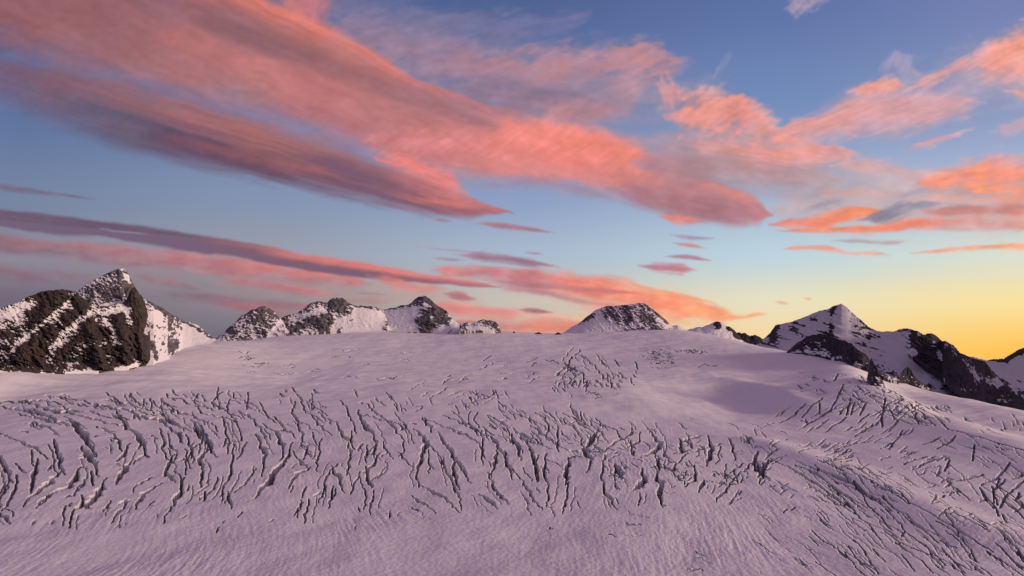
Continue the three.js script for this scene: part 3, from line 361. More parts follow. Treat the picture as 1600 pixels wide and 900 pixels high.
cD(14, 510, 220, 495, 290); cD(12, 535, 255, 520, 300); cD(10, 605, 260, 580, 300); cD(10, 620, 320, 580, 355); cD(14, 465, 280, 450, 305); cD(12, 470, 345, 430, 370, 370, 410); cD(10, 680, 370, 620, 400, 550, 440); cD(20, 710, 330, 710, 380); cD(10, 800, 370, 770, 405); cD(6, 770, 310, 790, 350, 900, 380, 1000, 400); cD(6, 820, 440, 770, 510); cD(7, 1060, 475, 980, 500); cD(9, 1150, 490, 1070, 530);
cD(10, 730, 250, 720, 300); cD(10, 430, 70, 415, 95); cD(6, 340, 60, 290, 75); cD(6, 300, 85, 370, 110); cD(8, 545, 200, 580, 230); cD(7, 970, 580, 900, 600, 860, 620); cD(12, 1130, 610, 1110, 650); cD(8, 1290, 550, 1280, 600); cD(8, 1330, 690, 1210, 715); cD(9, 1490, 660, 1430, 710, 1340, 740); cD(9, 1600, 700, 1550, 715); cD(9, 1470, 730, 1410, 780, 1410, 840); cD(9, 1590, 740, 1500, 800, 1470, 850);
cD(10, 1560, 810, 1550, 850, 1590, 890); cD(12, 1145, 800, 1110, 802); cD(8, 1330, 780, 1350, 830, 1400, 890); cD(10, 420, 740, 560, 800, 640, 850);
cE(11, 0, 130, 100, 200, 140, 250, 260, 370, 320, 450, 400, 510, 450, 590); cE(11, 90, 210, 220, 280, 350, 360); cE(16, 350, 300, 380, 360, 480, 440, 540, 520); cE(20, 520, 330, 580, 390, 680, 450, 760, 520, 850, 590, 910, 640); cE(14, 300, 220, 400, 300, 500, 370, 600, 480, 640, 510, 670, 560, 650, 590);
cE(16, 640, 310, 700, 370, 780, 410, 880, 470, 960, 520, 1100, 590, 1200, 660, 1330, 720); cE(24, 1000, 480, 1040, 540); cE(12, 1080, 480, 1200, 550, 1300, 600); cE(20, 1260, 530, 1400, 600, 1500, 690, 1600, 780); cE(16, 940, 530, 1040, 580, 1110, 640, 1180, 710, 1230, 790); cE(11, 530, 570, 620, 640, 720, 690, 850, 740); cE(12, 600, 650, 700, 720, 800, 790, 860, 860);
cE(10, 690, 580, 800, 660, 900, 730, 960, 800); cE(14, 940, 640, 1060, 690); cE(22, 850, 700, 900, 770, 960, 830); cE(16, 300, 650, 360, 720, 400, 800, 450, 870); cE(12, 240, 690, 290, 770, 400, 860); cE(10, 60, 640, 150, 690, 210, 750); cE(9, 0, 800, 140, 895); cE(18, 660, 760, 720, 840); cE(18, 930, 840, 990, 890); cE(18, 1050, 790, 1110, 860); cE(14, 440, 710, 490, 770);
cE(10, 980, 720, 1060, 800, 1150, 850); cE(26, 1200, 820, 1260, 880); cE(16, 1450, 300, 1420, 350); cE(24, 1440, 440, 1460, 490); cE(10, 1530, 380, 1600, 450); cE(9, 1540, 320, 1600, 360); cE(8, 1270, 240, 1320, 310, 1370, 350, 1390, 410); cE(8, 1360, 230, 1380, 310); cE(7, 1110, 150, 1250, 120); cE(12, 1030, 290, 1055, 300); cE(12, 1070, 390, 1100, 395); cE(10, 1330, 740, 1450, 800, 1570, 890); cE(9, 1400, 700, 1520, 790, 1600, 840); cE(14, 1560, 760, 1600, 800);
cF(20, 910, 492, 980, 502); cF(12, 296, 520, 310, 523); cF(12, 1172, 353, 1190, 356); cF(8, 750, 590, 790, 600); cF(20, 1390, 840, 1460, 852); cF(11, 1450, 715, 1490, 730);
cG(17, 570, 400, 545, 500); cG(17, 960, 350, 920, 400, 890, 460); cG(10, 860, 320, 820, 370); cG(24, 640, 290, 650, 340, 690, 360); cG(20, 10, 430, 60, 480); cG(14, 1320, 380, 1290, 460); cG(18, 1600, 250, 1590, 285);
cH(23, 400, 340, 380, 450); cH(24, 590, 240, 570, 330); cH(23, 850, 250, 850, 340); cH(17, 920, 250, 890, 380); cH(18, 800, 370, 806, 388); cH(22, 1250, 300, 1370, 390); cH(24, 1310, 200, 1440, 280, 1570, 380); cH(10, 360, 335, 300, 420); cH(12, 380, 220, 360, 265);
cU(14, 180, 570, 300, 600, 400, 640, 450, 680, 460, 730); cU(8, 450, 550, 520, 600, 560, 640, 620, 700, 690, 770); cU(8, 400, 520, 330, 600); cU(9, 860, 590, 870, 620); cU(8, 490, 760, 480, 800);
const N_MAIN = CRACKS.length;
// the small cracks between them
const small = rng(91);
function family(n, x0, y0, x1, y1, angle, spread, len, w, o = {}) {
  for (let i = 0; i < n; i++) {
    const X = lerp(x0, x1, small()), Y = lerp(y0, y1, small()) + (o.tilt ?? 0) * (X - x0), a = (angle + (small() + small() - 1) * spread) * Math.PI / 180, L = len * (0.4 + 1.1 * small()), bend = (small() - 0.5) * 0.5, p = [];
    if (o.oval && ((X - (x0 + x1) / 2) / (x1 - x0)) ** 2 + ((Y - (y0 + y1) / 2) / (y1 - y0)) ** 2 > 0.25) continue;
    if (n2(X / 55 + 3, Y / 22 + (o.seed ?? 0)) < (o.gap ?? -0.15)) continue;
    for (let k = 0; k < 4; k++) { const t = (k / 3 - 0.5) * L, b = a + bend * t / L * 2; p.push(X + Math.cos(b) * t, Y - Math.sin(b) * t); }
    crack(0, 0, 1, w * (0.5 + small()), p, { id: -2, deep: o.deep ?? 0.9, wob: o.wob ?? 1.0, lip: 0.3, max: o.max ?? 9 });
  }
}
family(90, 850, 556, 1000, 622, -28, 55, 11, 0.8, { oval: true }); family(50, 880, 575, 970, 618, 10, 80, 8, 1.1, { oval: true }); family(130, 990, 546, 1130, 580, -5, 18, 13, 1.1, { oval: true }); family(40, 820, 575, 900, 600, 32, 15, 12, 1.1);
family(70, 1250, 582, 1390, 622, -22, 45, 10, 1.5, { tilt: 0.02 }); family(100, 1195, 620, 1440, 720, 27, 12, 22, 1.1, { tilt: 0.06 }); family(20, 1330, 610, 1420, 650, -30, 40, 10, 1.1); family(45, 1370, 612, 1480, 655, -30, 12, 16, 1.2, { tilt: 0.12 });
family(40, 640, 598, 780, 640, 22, 14, 16, 0.8, { deep: 0.35 }); family(90, 200, 612, 800, 640, -55, 35, 12, 1.1); family(60, 30, 620, 500, 690, -20, 18, 22, 1.1);
family(130, 840, 645, 1270, 735, -30, 45, 16, 1.2, { tilt: 0.02 }); family(70, 760, 640, 960, 690, -42, 25, 20, 1.3); family(70, 950, 690, 1300, 770, -10, 55, 13, 1.1);
family(100, 1260, 740, 1600, 900, -40, 7, 46, 1.1); family(50, 1180, 800, 1420, 900, -36, 10, 26, 1.0, { deep: 0.5 }); family(60, 1180, 690, 1420, 760, -32, 14, 18, 1.3, { tilt: 0.25 }); family(30, 1450, 720, 1600, 830, 40, 40, 14, 1.3); family(50, 1390, 600, 1600, 690, -27, 8, 24, 1.0, { tilt: 0.35 });
family(50, 0, 690, 640, 830, 60, 40, 10, 2.2); family(36, 640, 690, 1000, 800, -62, 25, 14, 2.0); family(24, 1080, 740, 1240, 800, 50, 40, 8, 1.7); family(60, 1300, 690, 1480, 740, 18, 12, 16, 0.9);
family(12, 1540, 645, 1600, 665, -55, 20, 6, 0.7, { deep: 0.4 });

// finer cracks running alongside the large ones
for (let i = 0; i < 420; i++) {
  const c = CRACKS[Math.floor(small() * N_MAIN)]; if (c.V.length < 6 || i % 2) continue;
  { const a = c.V[0], b = c.V[c.V.length - 1]; if (a[3] > 1180 && ((b[3] - a[3]) * (b[4] - a[4]) < 0 || Math.hypot(b[3] - a[3], b[4] - a[4]) < 30 || a[3] > 1520)) continue; }
  const right = c.V[0][3] > 1180, span = Math.min(c.V.length - 1, 4 + Math.floor(small() * (right ? 16 : 11))), k0 = Math.floor(small() * (c.V.length - span)), off = (small() < 0.5 ? -1 : 1) * (right ? 4 + 11 * small() : 8 + 12 * small()), slide = (small() - 0.5) * (right ? 30 : 6), p = [];
  for (let k = k0; k <= k0 + span; k += 2) { const a = c.V[Math.max(0, k - 1)], b = c.V[Math.min(c.V.length - 1, k + 1)], dx = b[3] - a[3], dy = b[4] - a[4], L = Math.hypot(dx, dy) || 1; p.push(c.V[k][3] - dy / L * off + dx / L * slide, c.V[k][4] + dx / L * off + dy / L * slide); }
  if (p.length >= 4) crack(0, 0, 1, 0.8 + 1.1 * small() * small(), p, { id: -2, deep: 0.8, lip: 0.2, wob: 1.4, max: 6 });
}
family(50, 380, 548, 640, 594, 3, 6, 22, 0.7, { deep: 0.4 }); family(30, 690, 556, 850, 600, 20, 12, 14, 0.8, { deep: 0.5 });
// surface detail: wind ripples and flow ridges whose lie turns across the basin
function relief(x, z, r, X, Y) {
  const k = sstep(-0.1, 0.5, X / 1600 - 0.45);                                // right-hand part flows down to the right
  const a1 = -0.30, a2 = 0.85, ang = lerp(a1, a2, k), c = Math.cos(ang), s = Math.sin(ang);
  const wx = x + 26 * n2(x / 240, z / 240) + 1.6 * n2(x / 17, z / 23), wz = z + 20 * n2(x / 200 + 9, z / 200);
  const al = wx * s - wz * c, ac = wx * c + wz * s;
  const near = sstep(2600, 600, r);
  const mild = 0.55 + 0.9 * sstep(-0.2, 0.5, n2(x / 120 + 7, z / 160));
  let h = 0.52 * near * mild * (0.42 * ridged(ac / 10, al / 110, 2) + 0.62 * ridged(ac / 5.6 + 30, al / 75, 2) + 0.3 * ridged((ac + 0.5 * al) / 4.2 + 3, (al - 0.5 * ac) / 18, 2)) + 0.26 * fbm(x / 4.2, z / 7.5, 2) * near;
  h += 2.6 * fbm(x / 95 + 5, z / 140, 3);
  h += sstep(1400, 2300, r) * (3.4 * ridged(x / 330 + z / 1500, z / 70 + x / 600, 3) + 1.6 * ridged(x / 150, z / 26 + x / 260, 2) + 8 * fbm(x / 380, z / 230, 3));  // drift lines across the upper basin
  return h;
}
const bowl = (() => { const r = groundR(1104, 610), [az] = look(1104, 610); return [Math.sin(az) * r, -Math.cos(az) * r]; })();
const worldLine = (...p) => { const o = []; for (let i = 0; i < p.length; i += 2) { const r = groundR(p[i], p[i + 1]), [az] = look(p[i], p[i + 1]); o.push([Math.sin(az) * r, -Math.cos(az) * r]); } return o; };
const RIM = worldLine(1392, 616, 1430, 640, 1475, 662, 1540, 688, 1600, 712, 1700, 745), TROUGH = worldLine(1400, 601, 1440, 620, 1480, 637, 1540, 655, 1610, 668, 1720, 690);
function toLine(x, z, L) { let d = 1e9; for (let i = 0; i < L.length - 1; i++) { const ex = L[i + 1][0] - L[i][0], ez = L[i + 1][1] - L[i][1], t = clamp(((x - L[i][0]) * ex + (z - L[i][1]) * ez) / (ex * ex + ez * ez), 0, 1); d = Math.min(d, Math.hypot(x - L[i][0] - ex * t, z - L[i][1] - ez * t)); } return d; }
function rimAndTrough(x, z) { const a = toLine(x, z, RIM) / 75, b = toLine(x, z, TROUGH) / 105; return 13 * Math.exp(-a * a) - 21 * Math.exp(-b * b); }
const CREST = worldLine(1180, 690, 1240, 708, 1320, 738, 1400, 775, 1500, 820, 1600, 858);
const PXY = new Float32Array(NA * NR * 2);
for (let i = 0; i < NA; i++) {
  const az = AZR[i], sx = Math.sin(az), cz = -Math.cos(az), infine = i >= A0 && i <= A1;
  for (let j = 0; j < NR; j++) {
    const r = RS[j], x = sx * r, z = cz * r, q = i * NR + j, t = groundT(az, r); let h = CY + t * r;
    const p = infine ? project(x, h - CY, z) : null;
    const X = p ? p[0] : az > 0 ? 1700 : -100, Y = p ? p[1] : 700;
    PXY[2 * q] = X; PXY[2 * q + 1] = Y;
    if (r < 4600 && r > 300) h += relief(x, z, r, X, Y) * sstep(300, 460, r) * (r > 2500 ? 0.8 : 1);
    if (infine && r > 900 && r < 3200) {                                     // the wind-scooped bowl and its curling lip
      const dx = (x - bowl[0]) / 185, e = z - bowl[1], dz = e / (e > 0 ? 430 : 250), d = Math.hypot(dx, dz);
      const side = sstep(-0.6, 1.0, dx / (d + 0.15)) * sstep(0.9, 0.2, e > 0 ? dz : 0); h -= 31 * (1 - sstep(lerp(-0.15, 0.5, side), lerp(1.5, 1.1, side), d)) * (1 + 0.35 * side) - 5 * Math.exp(-(((d - 1.12) / 0.16) ** 2)) * side;
    }
    if (infine && r > 900 && r < 3400 && X > 1150) h += rimAndTrough(x, z);
    if (infine && r > 450 && r < 2200 && X > 1050) { const c = toLine(x, z, CREST) / 42; h += 7.5 * Math.exp(-c * c); }
    HT[q] = h;
  }
}

// cut the cracks into the sheet
const pX = (q) => Math.sin(AZR[Math.floor(q / NR)]) * RS[q % NR], pZ = (q) => Math.cos(AZR[Math.floor(q / NR)]) * RS[q % NR];
for (const c of CRACKS) {
  const best = new Map();
  for (let k = 0; k < c.V.length - 1; k++) {
    const a = c.V[k], b = c.V[k + 1], mw = Math.max(a[5], b[5]), pad = mw * 1.4 + 1.5;
    const ra = Math.min(a[2], b[2]) - pad, rb = Math.max(a[2], b[2]) + pad, aa = Math.atan2(a[0], -a[1]), ab = Math.atan2(b[0], -b[1]), da = pad / ra;
    const i0 = clamp(Math.floor(A0 + (Math.min(aa, ab) - da - AZR[A0]) / (AZR[A1] - AZR[A0]) * (A1 - A0)), A0, A1), i1 = clamp(Math.ceil(A0 + (Math.max(aa, ab) + da - AZR[A0]) / (AZR[A1] - AZR[A0]) * (A1 - A0)), A0, A1);
    const j0 = rowOf(ra), j1 = Math.min(NR - 2, rowOf(rb) + 1), ex = b[0] - a[0], ez = b[1] - a[1], L2 = ex * ex + ez * ez || 1;
    for (let i = i0; i <= i1; i++) for (let j = j0; j <= j1; j++) {
      const r = RS[j], x = Math.sin(AZR[i]) * r, z = -Math.cos(AZR[i]) * r, t = clamp(((x - a[0]) * ex + (z - a[1]) * ez) / L2, 0, 1);
      const w = lerp(a[5], b[5], t), d = Math.hypot(x - a[0] - ex * t, z - a[1] - ez * t) / (w / 2);
      if (d > 2.9) continue;
      const q = i * NR + j, o = best.get(q); if (!o || d < o[0]) best.set(q, [d, w]);
    }
  }
  for (const [q, [d, w]] of best) {
    const X = PXY[2 * q], Y = PXY[2 * q + 1], rag = (0.3 * n2(X * 0.35, Y * 0.6) + 0.26 * n2(X * 0.45 + 4, Y * 0.8)) * sstep(1, 4, w), e = d + rag;
    if (e < 1) {
      const D = c.deep * Math.min(3.5 + w * 3.6, 42) * Math.min(1, (1 - e) / 0.24 + 0.2) * (0.82 + 0.5 * n2(X * 0.13 + 50, Y * 0.2));
      const fill = w > 5 && n2(X * 0.11 + 7, Y * 0.17) + 0.5 * n2(X * 0.37, Y * 0.5 + 3) > 0.3;   // drifts and fallen snow bridge parts of it
      if (D > CUT[q]) { CUT[q] = fill ? D * 0.35 : D; OWNER[q] = c.id === -2 ? 9999 : c.id; SNOWY[q] = fill ? 1 : 0; THIN[q] = w < 0.0022 * Math.hypot(pX(q), pZ(q)) && (c.id !== -2 || c.dark) ? 1 : 0; }
    } else ROUGH[q] = Math.max(ROUGH[q], c.lip * Math.min(w, 9) * 0.06 * Math.max(0, 1 - (e - 1) / 1.8) * (0.7 + 1.1 * n2(X * 0.22, Y * 0.31)));
  }
}
for (let q = 0; q < NA * NR; q++) HT[q] += (CUT[q] > 0 ? 0 : ROUGH[q]) - CUT[q];
const SNOW = new THREE.MeshPhysicalMaterial({ name: 'snow', color: new THREE.Color().setRGB(0.86, 0.87, 0.86), roughness: 0.85, specularIntensity: 0.25 });
const ICE = new THREE.MeshPhysicalMaterial({ name: 'bare_ice', color: new THREE.Color().setRGB(0.33, 0.36, 0.38), roughness: 0.6, specularIntensity: 0.3 });  // bare ice, toned darker so the colour adds to the shade inside crevasses
function tag(o, label, category, group, kind) { if (label) o.userData.label = label; if (category) o.userData.category = category; if (group) o.userData.group = group; if (kind) o.userData.kind = kind; return o; }
const taken = new Map();
function numbered(n) { const k = taken.get(n) ?? 0; taken.set(n, k + 1); return k ? n + '_' + String(k).padStart(3, '0') : n; }
function shadows(m) { m.castShadow = m.receiveShadow = true; return m; }
{
  const pos = new Float32Array(NA * NR * 3), nor = new Float32Array(NA * NR * 3);
  for (let i = 0; i < NA; i++) for (let j = 0; j < NR; j++) { const q = i * NR + j, r = RS[j]; pos[3 * q] = Math.sin(AZR[i]) * r; pos[3 * q + 1] = HT[q]; pos[3 * q + 2] = -Math.cos(AZR[i]) * r; }
  for (let i = 0; i < NA; i++) for (let j = 0; j < NR; j++) {
    const q = i * NR + j, l = 3 * (i ? q - NR : q), r = 3 * (i < NA - 1 ? q + NR : q), n = 3 * (j ? q - 1 : q), f = 3 * (j < NR - 1 ? q + 1 : q);
    const ax = pos[r] - pos[l], ay = pos[r + 1] - pos[l + 1], az = pos[r + 2] - pos[l + 2], bx = pos[f] - pos[n], by = pos[f + 1] - pos[n + 1], bz = pos[f + 2] - pos[n + 2];
    let x = ay * bz - az * by, y = az * bx - ax * bz, z = ax * by - ay * bx; if (y < 0) { x = -x; y = -y; z = -z; } const L = Math.hypot(x, y, z) || 1;
    nor[3 * q] = x / L; nor[3 * q + 1] = y / L; nor[3 * q + 2] = z / L;
  }
  const faces = new Map(), put = (k, a, b, c) => { let f = faces.get(k); if (!f) faces.set(k, f = []); f.push(a, b, c); };
  for (let i = 0; i < NA - 1; i++) for (let j = 0; j < NR - 1; j++) {
    const a = i * NR + j, b = a + NR, c = a + 1, d = b + 1; let m = a; for (const e of [b, c, d]) if (CUT[e] > CUT[m]) m = e;
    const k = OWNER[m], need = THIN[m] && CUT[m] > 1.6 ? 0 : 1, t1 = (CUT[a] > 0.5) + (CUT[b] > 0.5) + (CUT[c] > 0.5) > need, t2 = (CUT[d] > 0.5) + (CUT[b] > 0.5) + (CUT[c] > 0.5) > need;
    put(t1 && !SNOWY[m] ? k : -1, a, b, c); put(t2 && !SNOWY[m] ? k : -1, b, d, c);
  }
  const build = (idx) => {
    const back = new Map(), p = [], n = [], ix = new Uint32Array(idx.length);
    for (let k = 0; k < idx.length; k++) { let v = back.get(idx[k]); if (v === undefined) { v = p.length / 3; back.set(idx[k], v); const o = 3 * idx[k]; p.push(pos[o], pos[o + 1], pos[o + 2]); n.push(nor[o], nor[o + 1], nor[o + 2]); } ix[k] = v; }
    const g = new THREE.BufferGeometry(); g.setAttribute('position', new THREE.Float32BufferAttribute(p, 3)); g.setAttribute('normal', new THREE.Float32BufferAttribute(n, 3)); g.setIndex(new THREE.BufferAttribute(ix, 1)); return g;
  };
  const glacier = shadows(new THREE.Mesh(build(faces.get(-1)), SNOW)); glacier.name = 'glacier';
  tag(glacier, 'wide snow covered glacier cut by long dark crevasses', null, null, 'structure'); scene.add(glacier);
  const keys = [...faces.keys()].filter((k) => k >= 0 && k < 9999).sort((a, b) => faces.get(b).length - faces.get(a).length), rest = [...(faces.get(9999) ?? [])];
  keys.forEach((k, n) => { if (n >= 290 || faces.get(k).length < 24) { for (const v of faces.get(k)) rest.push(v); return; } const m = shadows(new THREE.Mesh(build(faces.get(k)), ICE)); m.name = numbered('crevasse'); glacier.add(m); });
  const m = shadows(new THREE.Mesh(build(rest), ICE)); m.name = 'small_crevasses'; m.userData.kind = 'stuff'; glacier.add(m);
  console.log('glacier tris', (NA * NR * 2), 'rows', NR, 'cracks', CRACKS.length, 'main', N_MAIN);
}

// ---------------------------------------------------------------- mountains
let TRIS = 0;
// a face of rock and snow between a foot line and a skyline, with real depth: nx columns, ny rows, then a back slope
function face(o) {
  const sky = curve(o.sky), skySoft = (X) => { let t = 0; for (let k = -6; k <= 6; k++) t += sky(X + k * 5); return t / 13; }, foot = curve(o.foot), x0 = o.sky[0], x1 = o.sky[o.sky.length - 2], nx = o.nx, ny = o.ny, back = 4, rows = ny + 1 + back + 1, n = (nx + 1) * rows;
  const pos = new Float32Array(n * 3), nor = new Float32Array(n * 3), scr = new Float32Array(n * 2), out = new Float32Array(n), seed = o.seed ?? 1, r0 = typeof o.r0 === 'number' ? () => o.r0 : curve(o.r0), deep = typeof o.deep === 'number' ? () => o.deep : curve(o.deep);
  const jag = o.jag ?? 1.2, amp = o.amp, sc = o.scale;
  for (let i = 0; i <= nx; i++) {
    const X = lerp(x0, x1, i / nx), edge = Math.min(1, Math.min(i, nx - i) / (nx * 0.06));
    const Y0 = sky(X), dj = jag * (1.6 * n2(X / 9 + seed, 2.2) + 1.3 * ridged(X / 4.5, seed, 2) - 0.4) * Math.min(1, edge * 2);
    const Yf = foot(X), Ys = Math.min(Y0, Yf - 0.5), Ym = skySoft(X);
    let near = r0(X); const D = deep(X); if (o.onIce) { const g = groundR(X, foot(X), 1200); if (g > 0) near = lerp(near, g + (o.set ?? 0), o.onIce); }
    for (let j = 0; j < rows; j++) {
      const q = i * rows + j; let Y, r;
      if (j === 0) { Y = Yf + (o.skirt ?? 5); r = near + 6; }
      else if (j <= ny + 1) {
        const s = (j - 1) / ny; Y = lerp(Yf, lerp(Math.min(Math.max(Ym, Ys), Yf - 0.5), Ys, Math.pow(s, 3)), s) - dj * Math.pow(s, 8); r = near + D * Math.pow(s, o.pow ?? 1);
        const wx = X / F * near, wy = (Yf - Y) / F * near, win = Math.min(1, s * 6) * (1 - 0.5 * s);
        const sx = wx + (o.lean ?? 0) * wy;
        let bb = o.snow ?? 0; if (o.lines) for (const [w, rad, ...p] of o.lines) bb += w * nearLine(X, Y, p, rad);
        const soft = lerp(1, 0.3, sstep(0.1, 0.9, bb));
        let d = ridged(sx / sc + seed * 3, wy / (sc * (o.tall ?? 1.6)) + seed, 5) * 1.1 + fbm(wx / (sc * 0.35), wy / (sc * 0.3) + seed, 5) * 0.62 + 0.3 * n2(wx / (sc * 2.4) + seed, (wy + 0.35 * wx) / (sc * 0.14)) + n2(sx / (sc * 2.6) + 9 + seed, wy / (sc * 5)) * 1.5;
        if (o.ribs) for (const [w, rad, ...p] of o.ribs) d += w * nearLine(X, Y, p, rad);
        out[q] = d; r -= amp * soft * d * win * (0.3 + 0.7 * edge);
      } else { const k = j - ny - 1; const s = k / back; r = near + D + (o.behind ?? 500) * s; Y = Ys - dj + 1.5 + (Yf + 30 - Ys) * Math.pow(s, 0.8) * 1.1; }
      const p = at(X, Y, r); pos[3 * q] = p[0]; pos[3 * q + 1] = p[1]; pos[3 * q + 2] = p[2]; scr[2 * q] = X; scr[2 * q + 1] = Y;
    }
  }
  for (let i = 0; i <= nx; i++) for (let j = 0; j < rows; j++) {
    const q = i * rows + j, l = 3 * (i ? q - rows : q), r = 3 * (i < nx ? q + rows : q), d = 3 * (j ? q - 1 : q), u = 3 * (j < rows - 1 ? q + 1 : q);
    const ax = pos[r] - pos[l], ay = pos[r + 1] - pos[l + 1], az = pos[r + 2] - pos[l + 2], bx = pos[u] - pos[d], by = pos[u + 1] - pos[d + 1], bz = pos[u + 2] - pos[d + 2];
    let x = ay * bz - az * by, y = az * bx - ax * bz, z = ax * by - ay * bx; const L = Math.hypot(x, y, z) || 1; x /= L; y /= L; z /= L; if (y < -0.4) { x = -x; y = -y; z = -z; }
    nor[3 * q] = x; nor[3 * q + 1] = y; nor[3 * q + 2] = z;
  }
  const kind = new Uint8Array(n), col = new Float32Array(n * 3), c1 = o.rock ?? [0.07, 0.06, 0.06], c2 = o.rock2 ?? [0.13, 0.11, 0.1], c3 = o.rust ?? c1;
  for (let q = 0; q < n; q++) {
    const X = scr[2 * q], Y = scr[2 * q + 1], sX = X * 6, sY = Y * 6, j = q % rows;
    let b = o.snow ?? 0; if (o.lines) for (const [w, rad, ...p] of o.lines) b += w * nearLine(X + 3.2 * n2(X / 6, Y / 6 + 7) + 1.5 * n2(X / 2.2, Y / 2.2), Y + 3.2 * n2(X / 6 + 9, Y / 6), p, rad);
    const big = fbm(X / (o.patch ?? 26) + seed, Y / ((o.patch ?? 26) * 0.8), 4), mid = fbm((X + (o.lean ?? 0) * Y) / 3.4, Y / 3 + seed, 4) * 1.15, fine = n2(sX / 7, sY / 6 + seed) + 0.8 * n2(sX / 3.3, sY / 3 + seed);
    const S = b + 1.6 * (nor[3 * q + 1] - 0.62) + 0.8 * big + (o.speck ?? 0.85) * (0.5 * mid - 0.55 * (out[q] - 0.45)) + 0.16 * fine;
    kind[q] = j > ny + 2 || j < 1 || S > 0 ? 1 : 0;
    const m = clamp(0.42 + 0.75 * fbm(X / 7 + 40, Y / 8 + seed, 4) + 0.55 * n2(X * 1.7, Y * 1.7 + seed), 0, 1), u = o.rust ? sstep(0.1, 0.55, fbm(X / 16 + 70, Y / 20 + seed, 3)) : 0;
    for (let k = 0; k < 3; k++) col[3 * q + k] = lerp(lerp(c1[k], c2[k], m), c3[k], u);
  }
  for (let i = 0; i <= nx; i++) for (let j = 0; j < 2; j++) { const q = i * rows; kind[q + j] = kind[q + 2]; for (let k = 0; k < 3; k++) { nor[3 * (q + j) + k] = nor[3 * (q + 2) + k]; col[3 * (q + j) + k] = col[3 * (q + 2) + k]; } }
  const idx = [[], []];
  for (let i = 0; i < nx; i++) for (let j = 0; j < rows - 1; j++) {
    const a = i * rows + j, b = a + rows, c = a + 1, d = b + 1;
    idx[kind[a] + kind[b] + kind[c] > 1 ? 1 : 0].push(a, b, c); idx[kind[b] + kind[d] + kind[c] > 1 ? 1 : 0].push(b, d, c);
  }
  TRIS += nx * (rows - 1) * 2;
  return idx.map((list, snow) => {
    if (!list.length) return null;
    const back_ = new Int32Array(n).fill(-1), p = [], nn = [], cc = [], ix = new Uint32Array(list.length);
    for (let k = 0; k < list.length; k++) { const e = list[k]; if (back_[e] < 0) { back_[e] = p.length / 3; p.push(pos[3 * e], pos[3 * e + 1], pos[3 * e + 2]); nn.push(nor[3 * e], nor[3 * e + 1], nor[3 * e + 2]); cc.push(col[3 * e], col[3 * e + 1], col[3 * e + 2]); } ix[k] = back_[e]; }
    const g = new THREE.BufferGeometry(); g.setAttribute('position', new THREE.Float32BufferAttribute(p, 3)); g.setAttribute('normal', new THREE.Float32BufferAttribute(nn, 3)); if (!snow) g.setAttribute('color', new THREE.Float32BufferAttribute(cc, 3)); g.setIndex(new THREE.BufferAttribute(ix, 1)); return g;
  });
}
function nearLine(x, y, p, rad) {
  let d = 1e9;
  for (let i = 0; i < p.length - 3 || i === 0; i += 2) { const ex = (p[i + 2] ?? p[i]) - p[i], ey = (p[i + 3] ?? p[i + 1]) - p[i + 1], t = clamp(((x - p[i]) * ex + (y - p[i + 1]) * ey) / (ex * ex + ey * ey || 1), 0, 1); d = Math.min(d, Math.hypot(x - p[i] - ex * t, y - p[i + 1] - ey * t)); }
  return sstep(rad * 1.7, rad * 0.2, d);
}
const SHADED_SNOW = new THREE.MeshPhysicalMaterial({ name: 'shade_toned_snow', color: new THREE.Color().setRGB(0.62, 0.63, 0.65), roughness: 0.9, specularIntensity: 0.25 });  // ordinary snow, its colour darkened to stand in for shade on far peaks
const ROCK = new THREE.MeshStandardMaterial({ name: 'rock', color: 0xffffff, vertexColors: true, roughness: 0.95 });
function mountain(name, label, faces, parts = ['rock_face', 'snow_cover'], category = 'mountain') {
  const root = new THREE.Group(); root.name = numbered(name); tag(root, label, category, null, 'thing'); scene.add(root);
  const o0 = faces[0], p = at(o0.sky[0], o0.foot[1], typeof o0.r0 === 'number' ? o0.r0 : o0.r0[1]); root.position.set(p[0], p[1], p[2]);
  for (const o of faces) face(o).forEach((g, s) => { if (!g) return; g.translate(-p[0], -p[1], -p[2]); const m = shadows(new THREE.Mesh(g, s ? (o.shadeSnow ? SHADED_SNOW : SNOW) : ROCK)); m.name = s ? o.snowName ?? parts[1] : o.rockName ?? parts[0]; root.add(m); });
  return root;
}
const BROWN = { rock: [0.028, 0.022, 0.02], rock2: [0.066, 0.052, 0.047], rust: [0.075, 0.046, 0.035] }, GREY = { rock: [0.045, 0.042, 0.05], rock2: [0.2, 0.19, 0.205] }, BLACK = { rock: [0.02, 0.019, 0.024], rock2: [0.05, 0.045, 0.055] };

